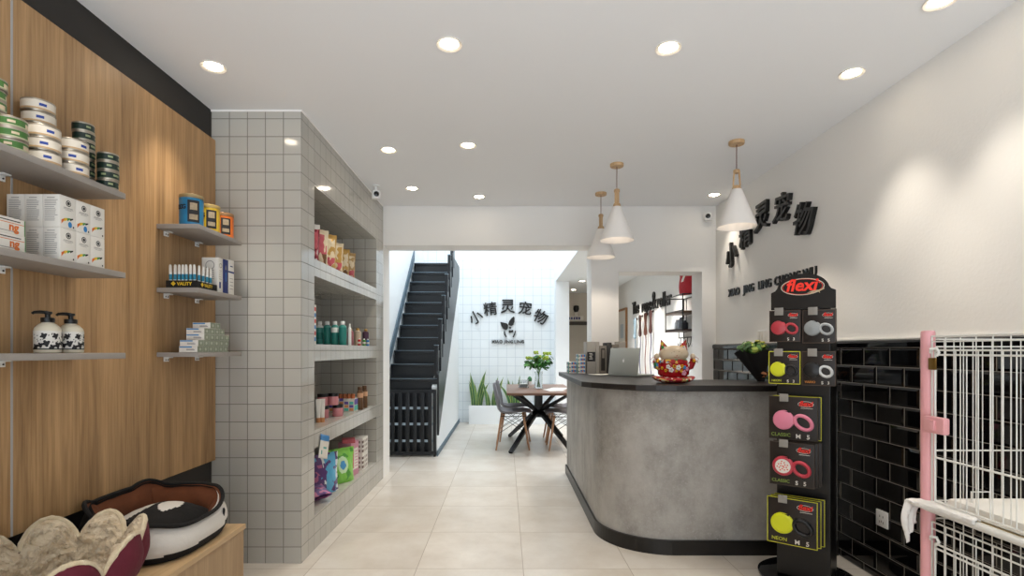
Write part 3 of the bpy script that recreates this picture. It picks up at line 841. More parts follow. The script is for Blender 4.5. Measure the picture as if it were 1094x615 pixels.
for i, (x, y, c, lab) in enumerate(((-1.305, 4.45, pk, 'pink bottle with gold cap on the second niche shelf'), (-1.235, 4.42, bg_, 'beige bottle with gold cap on the second niche shelf'), (-1.215, 4.60, pu, 'plum bottle with gold cap on the second niche shelf'))):
    bottle((x, y, 1.2685), .027, .145, [c, W['paper'], c, gd], lab, 'gold capped bottles', cap=.12, bands=((0, 0), (0, 0)))
for i, (x, y, c) in enumerate(((-1.200, 4.34, W['redp']), (-1.195, 4.47, W['greenp']), (-1.192, 4.58, W['paperblue']))):
    bottle((x, y, 1.2685), .0125, .06, [c, W['paper'], c, W['whiteplastic']], f'tiny white capped bottle with {["red", "green", "blue"][i]} label at the shelf edge', 'tiny bottles', bands=((0, 0), (1, 0)))
o = MB().box((-.012, -.05, 0), (.012, .05, .25), bev=.001); P = face('+x', (.012, 0, 0))
for q in range(6): rect2(o, -.045, .02 + .038 * q, .045, .045 + .038 * q, P, 1 + q % 2)
tag(o.build('tall_box', [W['paper'], W['paperblue'], W['redp']], None, (-1.22, 3.325, 1.2685)), 'tall narrow blue box at the niche edge, next to the teal bottles', 'box')
# third shelf: jars, tubes, brown bottles
def jar(loc, lab):
    t = thing('cream_jar', lab, 'jar', loc, R(-50), 'pink jars with black lids')
    def mf(i, j): return 1 if i == 1 and 15 <= j < 20 else 0
    MB().lathe([(.036, 0), (.038, .004), (.038, .06), (.036, .066)], n=28, mf=mf).build('jar_body', [mat('pink_cream', '#c98488', .25), W['paper']], t)
    MB().lathe([(.039, .064), (.0395, .067), (.0395, .086), (.038, .088), (0, .088)], n=28).build('lid', W['black'], t)
jar((-1.335, 3.88, .7355), 'pink jar with black lid, lower front one'); jar((-1.262, 3.98, .7355), 'pink jar with black lid, lower one at the shelf edge')
jar((-1.345, 3.89, .8240), 'pink jar with black lid, stacked on the lower front jar'); jar((-1.285, 3.945, .8240), 'pink jar with black lid, stacked over the gap between jars')
for i in range(2):
    m = MB().lathe([(.014, 0), (.015, .002), (.015, .03), (.013, .032)], n=16, mi=1).grid(lambda u, v: (.0135 * cos(2 * pi * u) * (1 + .35 * v), .0135 * sin(2 * pi * u) * (1 - .93 * v), .032 + .128 * v), 16, 6, cu=True)
    tag(m.build('cream_tube', [W['paper'], mat('orange_line', '#c98a5a', .5)], None, (-1.285 + .022 * i, 3.63 + .02 * i, .7355), (0, 0, R(30))), ['white cream tube standing before the pink jars, inner one', 'white cream tube standing before the pink jars, outer one'][i], 'tube', 'white cream tubes')
br = mat('brown_bottle', '#5d4026', .35); cr = mat('copper_top', '#a0562c', .35)
fl = [mat('sachet_grey', '#c8c4bc', .5), mat('sachet_teal', '#4fb3a6', .5), mat('sachet_purple', '#5a4a98', .5), mat('sachet_orange', '#cf8a5a', .5)]
t = thing('counter_display_carton', 'open display carton of brown topped sachets on the third niche shelf', 'box', (-1.335, 4.3, .7355))
m = MB().box((-.12, -.055, 0), (.12, .055, .105), bev=.001); A = face('-y', (0, -.055, 0)); B = face('+x', (.12, 0, 0))
for q in range(22):
    rect2(m, -.118 + .04 * (q % 6), .008 + .026 * (q // 6), -.118 + .04 * (q % 6) + .032, .030 + .026 * (q // 6), A, 1 + (q * 7 // 3) % 3, .0005)
rect2(m, -.05, .01, .05, .05, B, 1); rect2(m, -.05, .055, .05, .1, B, 2)
m.build('carton_body', fl, t)
for i in range(7): MB().lathe([(.0155, .100), (.0155, .140), (.012, .146), (0, .147)], c=(-.103 + .034 * i, -.02, 0), n=14, mi=0, mf=lambda a, b: 1 if a == 0 else 0).build('sachet_tip', [br, cr], t)
for i, y in enumerate((4.42, 4.56)):
    bottle((-1.215, y, .7355), .026, .19, [br, cr, mat('copper_label', '#c79a78', .45), br], ['brown bottle with copper label beside the sachet carton', 'brown bottle with copper label, last on the third niche shelf'][i], 'brown bottles', neck=.6, bands=((0, 0), (0, 0), (2, 0)))
# niche floor: litter and treat bags
G = 'bags on the niche floor'
pu2 = [mat('purple_bag', '#5b3f74', .35), mat('bag_blue', '#5aa6cc', .35), mat('bag_white', '#d9dfe0', .35), mat('bag_pink', '#b06488', .4)]
gr2 = [mat('lime_bag', '#7fc24e', .35), mat('bag_palegreen', '#c3dfb8', .4), mat('bag_blue2', '#4a8fc0', .35), mat('bag_grass', '#4f9a3c', .4)]
def mo1(u, v):
    b = blotch(u, v, 3, 5)
    if u < .42: return 3 if b > .22 else (1 if b < -.25 else 0)
    return 1 if (abs(u - .7) < .2 and b > -.2) else (2 if b > .0 else 0)
bag('treat_bag', .26, .10, .285, pu2, 'purple and blue glossy bag, first on the niche floor', 'bag', G, (-1.30, 3.76, .2105), R(55), motif=mo1)
def mo2(u, v):
    r_ = math.hypot((u - .5) * 1.2, v - .52)
    if r_ < .13: return 2
    if r_ < .24: return 1
    return 3 if blotch(u, v, 8, 4) > .28 else 0
bag('treat_bag', .25, .10, .265, gr2, 'lime green bag with a pale disc, second on the niche floor', 'bag', G, (-1.275, 4.07, .2105), R(52), motif=mo2)
bag('treat_bag', .19, .07, .12, [pu2[0], pu2[3], pu2[1], pu2[2]], 'small purple bag lying at the front of the niche floor', 'bag', G, (-1.225, 3.52, .252), R(60), motif=lambda u, v: 1 if blotch(u, v, 5, 5) > .1 else 0, lean=R(-62))
m = MB().box((-.055, -.075, 0), (.055, .075, .275), bev=.0015); P = face('+x', (.055, 0, 0)); Q = face('-y', (0, -.075, 0))
rect2(m, -.06, .05, .06, .22, P, 1); rect2(m, -.05, .06, -.02, .21, P, 2, .0007)
for q in range(6): rect2(m, .0, .07 + .024 * q, .05, .078 + .024 * q, P, 0, .0007)
rect2(m, -.045, .03, .045, .25, Q, 0, .0006)
tag(m.build('litter_box', [mat('pink_carton', '#c78a9c', .5), W['paper'], cr_rose], None, (-1.285, 4.33, .2105), (0, 0, R(-8))), 'pink carton between the lime bag and the white boxes', 'box')
m = MB().box((-.05, -.04, 0), (.05, .04, .03), bev=.002); tag(m.build('folded_pack', [cr_rose], None, (-1.27, 4.28, .486), (R(4), 0, R(20))), 'small rose pack lying on the pink carton', 'pack')
def deco_wb(m, sx, sy, sz):
    for A, hw_ in ((face('-y', (0, -sy / 2, 0)), sx / 2), (face('+x', (sx / 2, 0, 0)), sy / 2)):
        for q in range(4):
            for e in range(3): rect2(m, -hw_ * .8 + hw_ * .55 * q, sz * (.12 + .28 * e), -hw_ * .8 + hw_ * .55 * q + hw_ * .3, sz * (.28 + .28 * e), A, 1, .0005)
wb = carton('white_box', .10, .17, .135, deco_wb, [W['paper'], mat('brown_grey_print', '#8c7f76', .5)], '')
put(wb, 'wb', (-1.265, 4.585, .2105), 'white printed box, lower of two stacked on the niche floor', 'stacked white boxes')
put(wb, 'wb', (-1.265, 4.585, .3460), 'white printed box, upper of two stacked on the niche floor', 'stacked white boxes')
m = MB(); m.grid(lambda u, v: (.004 * sin(6 * u + 2 * v), (u - .5) * .17, v * .15), 12, 12, mf=lambda i, j: 1 if j > 8 else (2 if (j in (2, 3) and i in (2, 3)) or (j == 5 and 5 < i < 10) else 0))
o = m.build('hanging_leaflet', [W['paper'], W['paperblue'], W['teal']], None, (-1.1735, 3.40, .535), (R(-14), 0, 0)); so = o.modifiers.new('thick', 'SOLIDIFY'); so.thickness = .0012
tag(o, 'white and blue leaflet hanging over the niche opening by the bags', 'leaflet')
# security cameras
def cctv(loc, rz, lab, ceil_):
    t = thing('security_camera', lab, 'camera', loc, rz, 'small security cameras')
    if ceil_: MB().lathe([(.03, 0), (.03, -.008), (.012, -.012), (.01, -.05), (.0, -.05)], n=20).build('mount_base', W['whiteplastic'], t)
    else: MB().lathe([(.03, 0), (.03, .008), (.012, .012), (.01, .03), (0, .03)], n=20, mtx=Matrix.Translation((0, .07, -.075)) @ Matrix.Rotation(R(90), 4, 'X')).build('mount_base', W['whiteplastic'], t)
    MB().box((-.034, -.035, -.118), (.034, .035, -.046), bev=.014).build('camera_body', W['whiteplastic'], t)
    q = MB().lathe([(.022, 0), (.022, .006), (.017, .008)], n=20, mtx=Matrix.Translation((0, -.034, -.082)) @ Matrix.Rotation(R(90), 4, 'X'), cap=False)
    q.lathe([(.017, .006), (.0, .010)], n=20, mtx=Matrix.Translation((0, -.034, -.082)) @ Matrix.Rotation(R(90), 4, 'X'), cap=False)
    q.build('lens', W['black_gloss'], t)
cctv((-1.09, 4.45, H), R(20), 'small white security camera under the ceiling beside the tiled pier', True)
cctv((1.93, YB - .07, 2.58), R(-25), 'small white security camera on the wall by the far corner', False)

# ================================================================== PENDANTS
def pendant(loc, lab, first_=None, rz=0):
    if first_: return dup(first_, loc, rz, lab)
    t = thing('pendant_lamp', lab, 'lamp', loc, rz, 'white conical pendants over the counter')
    MB().lathe([(.0, 0), (.050, 0), (.050, -.018), (.047, -.022), (.0, -.022)], n=32).build('canopy', W['lampwood'], t)
    MB().tube([(0, 0, -.02), (0, 0, -.19)], .0028, 8).build('cord', W['cordred'], t)
    m = MB().lathe([(.012, -.186), (.020, -.190), (.022, -.205), (.019, -.212), (0, -.212)], n=24)
    m.lathe([(0, -.296), (.024, -.296), (.032, -.322), (.032, -.332), (0, -.332)], n=24)
    for s_ in (-1, 1): m.prism([(.010, -.21), (.021, -.21), (.026, -.30), (.016, -.30)], -.016, .016, axis='y', mtx=Matrix.Rotation(0 if s_ > 0 else pi, 4, 'Z'))
    m.build('wooden_neck', W['lampwood'], t)
    m = MB().lathe([(.030, -.318), (.034, -.322), (.126, -.566), (.125, -.570), (.122, -.567), (.031, -.327)], n=48, cap=False)
    m.build('shade', W['lampwhite'], t)
    b = MB().lathe([(.014, -.35), (.016, -.40), (.032, -.44), (.036, -.465), (.028, -.49), (0, -.50)], n=20)
    b.build('bulb', W['bulb'], t)
    return t
pl = pendant((1.536, 3.514, H), 'white cone pendant with wooden neck, the one beside the wall lettering', rz=R(-23))
pendant((.83, 3.94, H), 'white cone pendant with wooden neck, middle of the three', pl, R(75))
pendant((.842, 4.665, H), 'white cone pendant with wooden neck, deepest of the three', pl, R(80))
for x, y in ((1.536, 3.514), (.83, 3.94), (.842, 4.665)):
    l = bpy.data.lights.new('pendant_bulb', 'SPOT'); l.energy = 9; l.color = (1, .87, .72); l.shadow_soft_size = .035; l.spot_size = R(120); l.spot_blend = .4
    o = bpy.data.objects.new('pendant_bulb', l); COL.objects.link(o); o.location = (x, y, 2.11)

# ================================================================== LETTERING ON WALLS
def sign(name, label, loc, n, chars, depth, mats, cat='sign', bold=.03, shear=0):
    """chars: (text, u, v, size, roll, [shear])"""
    t = thing(name, label, cat, loc)
    for c in chars:
        me = text(c[0], c[3], depth / 2, bold * c[3], c[5] if len(c) > 5 else shear, res=2)
        M = face(n, (0, 0, 0)) @ Matrix.Translation((c[1], c[2], depth / 2)) @ Matrix.Rotation(R(c[4]), 4, 'Z')
        MB().mesh(me, M).build('character', mats, t)
    return t
def u_(y): return -y
D0 = 4.15
sign('arched_wall_sign', 'arch of black raised Chinese characters high on the white wall', (XR - .002, D0, 2.15), '-x',
     [('\u5c0f', D0 - 4.71, -.085, .225, 14), ('\u7cbe', D0 - 4.43, .03, .225, 9), ('\u7075', D0 - 4.155, .115, .235, 3), ('\u5ba0', D0 - 3.855, .10, .225, -5), ('\u7269', D0 - 3.575, -.05, .235, -12)], .03, W['letter'], bold=.011, shear=.12)
sign('latin_wall_sign', 'line of black raised capitals under the Chinese arch on the white wall', (XR - .002, 4.14, 1.742), '-x',
     [(wd, 4.14 - y, 0, .094, 0) for wd, y in (('XIAO', 4.68), ('JING', 4.395), ('LING', 4.125), ('CHONG', 3.80), ('WU', 3.515))], .012, W['letter'], bold=.012)
t = sign('logo_wall_sign', 'black Chinese arch with dog face and capitals on white tiles', (0.045, 9.048, 1.75), '-y',
     [('\u5c0f', -.545, .03, .24, 28), ('\u7cbe', -.30, .17, .24, 8), ('\u7075', -.005, .215, .255, 0), ('\u5ba0', .29, .18, .24, -5), ('\u7269', .55, .035, .245, -27), ('XIAO', -.185, -.376, .078, 0), ('JING', .01, -.376, .078, 0), ('LING', .19, -.376, .078, 0)], .03, W['letter'], bold=.010)
Mf = face('-y', (0, 0, 0))
def dogpart(polys):
    m = MB()
    for pts in polys: m.prism(pts, 0, .025, mtx=Mf)
    m.build('dog_face', W['letter'], t)
dogpart([[(-.135, -.035), (-.07, -.05), (-.02, -.06), (0, -.09), (-.005, -.15), (-.03, -.175), (-.08, -.155), (-.115, -.105)]])
dogpart([[(.0, -.08), (.02, -.02), (.06, .03), (.10, .06), (.112, .03), (.11, -.03), (.09, -.085), (.06, -.105), (.03, -.10)]])
dogpart([[(.01, -.20), (.02, -.175), (.045, -.185), (.085, -.17), (.09, -.21), (.05, -.215), (.02, -.225)]])
dogpart([[(.032 + .02 * cos(q), -.135 + .015 * sin(q)) for q in [.6283 * w_ for w_ in range(10)]]])
dogpart([[(-.075, -.2), (-.06, -.19), (-.045, -.24), (-.02, -.29), (-.04, -.30), (-.07, -.25)]])
dogpart([[(.135, -.19), (.12, -.185), (.1, -.24), (.075, -.29), (.095, -.30), (.12, -.25)]])
sign('script_wall_sign', 'black raised wording on the white wall of the grooming room', (XR - .002, 7.4, 1.90), '-x',
     [('The', -.80, -.02, .27, 0), ('rope', -.18, -.03, .27, 0), ('&', .21, .0, .34, 0), ('roller', .66, -.03, .27, 0)], .018, W['letter'], bold=.006)

# ================================================================== THINGS ON THE COUNTER
ZT = 1.0215
# lucky cat
t = thing('lucky_cat', 'red and cream ceramic lucky cat with raised paws on a floral cushion', 'figurine', (1.075, 3.385, ZT))
flor = speckle_mat('red_floral', [(0, '#a3141c'), (.58, '#8c1018'), (.72, '#d8b04a'), (.80, '#e4d8c8'), (.87, '#4a8fb8'), (.93, '#3f8a4a')], 55)
flor2 = speckle_mat('red_floral_fine', [(0, '#a8161c'), (.5, '#901218'), (.66, '#d8b46a'), (.78, '#e8dccc'), (.88, '#c86a80'), (.95, '#3f8a4a')], 75)
redc = mat('red_glaze', '#9c1218', .2); crc = mat('cream_crackle', '#c8b59a', .35, bump=.15, scale=90); gold = mat('gold_bell', '#d0982c', .25, .8)
def sq(p):
    return p
MB().ball((0, 0, .022), (.132, .085, .024), 0, 32, 12, f=lambda p: V((p.x * (1 + .10 * abs(sin(2 * math.atan2(p.y, p.x)))), p.y, p.z + .016 * max(0, (abs(p.x) - .08) / .05)))).build('cushion', flor2, t)
MB().lathe([(.0, .04), (.078, .040), (.097, .055), (.100, .085), (.093, .115), (.080, .130), (.0, .132)], n=36, sy=.78).build('robe', redc, t)
m = MB()
for i, (a, z, r_, mi) in enumerate(((-2.15, .105, .014, 0), (-1.95, .085, .016, 0), (-1.75, .108, .013, 1), (-1.5, .10, .017, 0), (-1.25, .108, .014, 1), (-1.05, .10, .013, 2), (-1.3, .078, .012, 1), (-1.1, .066, .018, 3), (-2.3, .08, .012, 1), (-1.62, .078, .010, 1), (-.8, .09, .014, 3), (-2.6, .095, .012, 1))):
    c = V((.098 * cos(a), .078 * sin(a), z))
    for q in range(5):
        th = q * 2 * pi / 5
        m.ball(c + V((-sin(a) * cos(th) * r_ * .6, cos(a) * cos(th) * r_ * .6, sin(th) * r_ * .6)), (r_ * .45, r_ * .3, r_ * .45), mi, 8, 5)
m.build('flower_relief', [W['paper'], gold, W['paperblue'], mat('pink_blossom', '#d090a4', .4)], t)
MB().lathe([(.078, .122), (.088, .128), (.090, .138), (.084, .148), (.070, .152)], n=36, sy=.8).build('collar', flor, t)
MB().ball((0, -.004, .184), (.093, .066, .056), 0, 28, 16).build('head', crc, t)
for s_ in (-1, 1):
    m = MB()
    A, B_, C_, D_ = V((s_ * .091, 0, .198)), V((s_ * .030, 0, .226)), V((s_ * .080, .0, .278)), V((s_ * .05, .035, .205))
    E_ = V((s_ * .054, -.030, .212))
    m.add([A, B_, C_, D_, E_], [(0, 2, 4), (4, 2, 1), (1, 2, 3), (3, 2, 0), (0, 4, 1, 3)], 0)
    o = m.build('ear', flor, t)
    m = MB().tube([(s_ * .075, 0, .10), (s_ * .108, -.010, .110), (s_ * .117, -.022, .136), (s_ * .114, -.026, .156)], [.026, .024, .019, .016], 14)
    m.build('arm', flor, t)
    MB().ball((s_ * .114, -.027, .170), (.0165, .015, .018), 0, 14, 10).build('paw', crc, t)
    MB().ball((s_ * .114, -.046, .140), .0125, 0, 14, 10).build('bell', gold, t)
    MB().tube([(s_ * .112, -.03, .16), (s_ * .135, -.03, .165), (s_ * .152, -.03, .152), (s_ * .145, -.03, .140), (s_ * .128, -.03, .146), (s_ * .148, -.03, .128)], .0018, 6).build('ribbon', redc, t)
    m = MB()
    m.tube([(s_ * .014 + .018 * cos(a) * s_, -.0695 + .012 * abs(cos(a)) * .4 - .0 + .004 * abs(sin(a)), .190 + .010 * sin(a)) for a in [pi * q / 8 for q in range(9)]], .0014, 6)
    m.build('eye', mat('brown_line', '#6a4a34', .5), t)
m = MB().tube([(-.02, -.0685, .168), (-.01, -.0695, .163), (0, -.070, .168), (.01, -.0695, .163), (.02, -.0685, .168)], .0013, 6)
m.ball((0, -.071, .176), (.004, .003, .003), 0, 8, 6); m.build('muzzle', mat('pink_nose', '#a8604c', .5), t)

# laptop
hd_ = V((.6, -.8, 0)).normalized()
t = thing('laptop', 'open silver laptop with its lid back turned to the room', 'laptop', (.945, 4.27, ZT), math.atan2(-.8, .6))
al = mat('silver_aluminium', '#b2b8b5', .4, .35)
MB().box((-.152, 0, .002), (.152, .212, .015), bev=.004).build('keyboard_deck', al, t)
ML = Matrix.Translation((0, .004, .014)) @ Matrix.Rotation(R(-8), 4, 'X')
o = MB().box((-.152, -.006, 0), (.152, 0, .215), bev=.0025, mtx=ML).build('lid', al, t)
m = MB(); P = ML @ face('-y', (0, -.0062, .11))
poly2(m, [(.011 * cos(a) * (1 + .08 * sin(3 * a)) - (.004 if abs(a) < .5 else 0), .0125 * sin(a) - (.003 if abs(a - pi / 2) < .3 or abs(a + pi / 2) < .3 else 0)) for a in [-pi + 2 * pi * i / 32 for i in range(32)]], P, 0)
poly2(m, [(0, .013), (.004, .015), (.006, .021), (.001, .019)], P, 0); m.build('emblem', mat('white_emblem', '#f2f4f6', .3), o)
MB().box((-.143, .0, .012), (.143, .0006, .205), mtx=ML).build('screen', W['black_gloss'], o)
# papers under the laptop
tag(MB().box((-.105, -.06, 0), (.105, .06, .004), bev=.001).build('paper_sheet', W['paper'], None, (.83, 4.52, ZT), (0, 0, R(24))), 'small white paper lying flat between binders and laptop', 'paper')

# binders
bgrey = mat('linen_grey', '#a09c95', .8, var=.08, scale=160); bdark = mat('dark_cover', '#2a2826', .5); bbrown = mat('taupe_cover', '#7d766c', .6)
def binder(x, w_, h, d, ms, lab, kind):
    t = thing('ring_binder', lab, 'binder', (x, 4.86, ZT), 0, 'binders in a row on the counter')
    m = MB().box((-w_ / 2, -d / 2, 0), (w_ / 2, d / 2, h), bev=.003); m.build('cover', ms[0], t)
    if kind == 1:
        m = MB(); P = face('-y', (0, -d / 2 - .0004, 0)); rect2(m, -w_ / 2 + .002, h * .38, w_ / 2 - .002, h * .68, P, 0)
        for q in range(5): rect2(m, -.018 + .006 * (q % 2), h * .45 + .012 * q, .014 - .004 * (q % 3), h * .45 + .012 * q + .005, P, 1, .0008)
        m.build('label_print', [W['ink'], W['paper']], t)
    if kind == 2:
        m = MB(); P = face('-y', (0, -d / 2 - .0004, 0)); rect2(m, -w_ * .3, h * .1, w_ * .3, h * .9, P, 0); rect2(m, -w_ * .15, h * .55, w_ * .2, h * .85, P, 1, .0008)
        m.build('label_print', [W['dark'], bbrown], t)
binder(.772, .078, .285, .20, [bgrey], 'grey linen binder with a black label block', 1)
binder(.8295, .033, .285, .20, [bgrey], 'narrow grey binder beside the black labelled one', 0)
binder(.879, .062, .25, .20, [bbrown], 'taupe binder with dark spine print on counter', 2)
binder(.934, .044, .278, .20, [bdark], 'plain dark binder between two taupe ones', 0)
binder(.990, .062, .262, .20, [bbrown], 'taupe binder with dark spine behind the laptop', 2)
binder(1.053, .056, .288, .20, [bgrey], 'grey binder at the pillar end of the row', 0)
# small printed boxes stacked at the counter end
sm = [W['paper'], W['paperblue'], W['orange'], W['teal'], W['ink']]
def deco_sm(m, sx, sy, sz):
    for A, hw_ in ((face('-y', (0, -sy / 2, 0)), sx / 2), (face('-x', (-sx / 2, 0, 0)), sy / 2)):
        rect2(m, -hw_ * .2, sz * .3, hw_ * .9, sz * .95, A, 1); disc2(m, (hw_ * .35, sz * .55), sz * .22, A, 2, 12, 1, .0008); rect2(m, -hw_, .001, -hw_ * .8, sz - .001, A, 3); rect2(m, -hw_ * .7, sz * .4, -hw_ * .4, sz * .7, A, 4)
sb2 = carton('printed_box', .074, .11, .034, deco_sm, sm, '')
G = 'small printed boxes at the counter end'
for i in range(4): put(sb2, 'sb2', (.685, 4.83, ZT + .0345 * i), f'{["bottom", "second", "third", "top"][i]} small blue and orange box of the taller stack beside binders', G)
for i in range(3): put(sb2, 'sb2', (.605, 4.85, ZT + .0345 * i), f'{["bottom", "middle", "top"][i]} small blue and orange box of the outer stack at counter end', G)
for i in range(1): put(sb2, 'sb2', (.688, 4.83, ZT + .138), 'small blue and orange box crowning the taller stack', G)

# bouquet in black paper
t = thing('wrapped_bouquet', 'small leafy bouquet wrapped in black paper standing on the counter', 'plant', (1.715, 3.55, ZT), 0)
wr = mat('black_wrap', '#1d1c1c', .75, bump=.3, scale=30)
MB().grid(lambda u, v: ((.022 + .085 * v) * cos(2 * pi * u) * (1 + .10 * v * sin(10 * pi * u)) - .055 * v, (.022 + .085 * v) * sin(2 * pi * u), .0 + .20 * v + .015 * v * sin(8 * pi * u)), 40, 10, cu=True).build('paper_wrap', wr, t)
lf = [mat('leaf_mid', '#4f7a34', .5), mat('leaf_dark', '#2f5526', .5), mat('leaf_lime', '#9ab048', .5), mat('leaf_rust', '#a8683c', .6)]
def leafcloud(m, c, rad, n, size, seed, mats=3, flat=.9):
    rnd = random.Random(seed)
    for i in range(n):
        d = V((rnd.gauss(0, 1), rnd.gauss(0, 1), rnd.gauss(0, 1))); d.normalize(); d *= rnd.random() ** .4
        p = V(c) + V((d.x * rad[0], d.y * rad[1], d.z * rad[2]))
        nrm = (d + V((0, 0, .6)) + V((rnd.uniform(-.5, .5), rnd.uniform(-.5, .5), 0))).normalized()
        a = nrm.orthogonal().normalized(); a.rotate(Matrix.Rotation(rnd.random() * 6.28, 3, nrm)); b = nrm.cross(a)
        s = size * rnd.uniform(.7, 1.25)
        m.add([p - a * s, p - a * s * .3 + b * s * .45 + nrm * s * .1, p + a * s * .5 + b * s * .35, p + a * s - nrm * s * .15, p + a * s * .5 - b * s * .35, p - a * s * .3 - b * s * .45 + nrm * s * .1],
              [(0, 1, 5), (1, 2, 4, 5), (2, 3, 4)], rnd.randrange(mats), True)
m = MB(); leafcloud(m, (-.055, 0, .225), (.10, .09, .05), 90, .028, 3, 3)
m.build('leaves', lf, t)
m = MB()
for i, (x, y, z) in enumerate(((-.03, -.02, .27), (.01, 0, .262), (-.07, .0, .255), (.03, .02, .245))):
    for q in range(5): m.ball((x + .01 * cos(q * 1.26), y + .01 * sin(q * 1.26), z), (.009, .009, .007), 0, 8, 6)
m.build('blossom', mat('lime_blossom', '#b6b050', .5), t)
m = MB(); leafcloud(m, (.02, -.03, .052), (.05, .03, .03), 14, .022, 9, 1); m.build('dry_leaf', [lf[3], W['paper']], t)

# switch plates
def plate(loc, n, lab, w_=.086, h=.086):
    t = thing('switch_plate', lab, 'switch plate', loc)
    m = MB().box((-w_ / 2, -h / 2, 0), (w_ / 2, h / 2, .008), bev=.003, mtx=face(n, (0, 0, 0))); m.build('plate', W['whiteplastic'], t)
    return t
t = plate((XT - .0015, 2.80, .338), '-x', 'cream socket plate low on the black tiles by the pet cage')
m = MB(); A = face('-x', (-.0085, 0, 0))
for a, b in ((-.012, .012), (.012, .012), (0, -.014), (-.014, -.018), (.014, -.018)): rect2(m, a - .003, b - .006, a + .003, b + .006, A, 0)
m.build('socket_slot', W['inkgrey'], t)
t = plate((XR - .001, 4.17, 1.345), '-x', 'wide white switch plate above the tiles behind the bouquet', .15, .09)
for s_ in (-.05, 0, .05): MB().box((-.021, -.036, .008), (.021, .036, .0115), bev=.001, mtx=face('-x', (0, 0, 0)) @ Matrix.Translation((s_, 0, 0))).build('rocker', W['paper'], t)

# ================================================================== LEASH DISPLAY STAND
SB = V((1.630, 2.860, 0)); SR = R(-38)
t = thing('leash_display_stand', 'tall black retail display stand on a round base, hung with leash packs', 'display stand', SB, SR)
MB().lathe([(0, 0), (.235, 0), (.24, .006), (.24, .018), (.225, .028), (.12, .034), (0, .034)], n=56).build('base', W['black_gloss'], t)
m = MB(); m.prism([(-.125, -.12), (.125, -.12), (.125, .13), (-.125, .13)], .034, 1.46)
o = m.build('body', W['black'], t); b = o.modifiers.new('soft', 'BEVEL'); b.width = .006; b.segments = 3
hp = [(-.148, 1.445), (.148, 1.445), (.148, 1.535), (.128, 1.545)] + [(.120 * cos(a), 1.545 + .084 * sin(a)) for a in [pi * i / 20 for i in range(1, 20)]] + [(-.128, 1.545), (-.148, 1.535)]
m = MB(); m.prism(hp, -.142, -.122, axis='y'); hd = m.build('header_panel', W['black'], t)
m = MB(); A = face('-y', (0, -.1425, 1.560)); 
ring2(m, (0, 0), .100, .004, A, 0, 48, .44); ring2(m, (.0, 0), .092, .002, A, 1, 48, .44)
m.mesh(text('flexi', .086, .001, .0022, .22), A @ Matrix.Translation((-.006, .006, .001)), 1)
disc2(m, (.078, .018), .004, A, 1)
poly2(m, [(.02, -.034), (.05, -.022), (.075, -.020), (.10, -.012), (.098, -.018), (.078, -.028), (.08, -.038), (.072, -.030), (.05, -.031), (.042, -.042), (.038, -.033)], A, 2, .001)
m.build('logo', [mat('cream_line', '#cfc6b4', .5), mat('logo_red', '#e23020', .5, emit=.15), mat('tan_line', '#b8a888', .5)], hd)
def packmats(acc, body, ring, tape):
    return [mat('pack_card', '#1c1512', .4), mat('pack_edge_' + acc, acc, .4), mat('leash_' + body, body, .35), mat('grip_' + ring, ring, .35), W['paper'], mat('logo_red2', '#d8281c', .5), mat('accent_' + tape, tape, .5), W['black']]
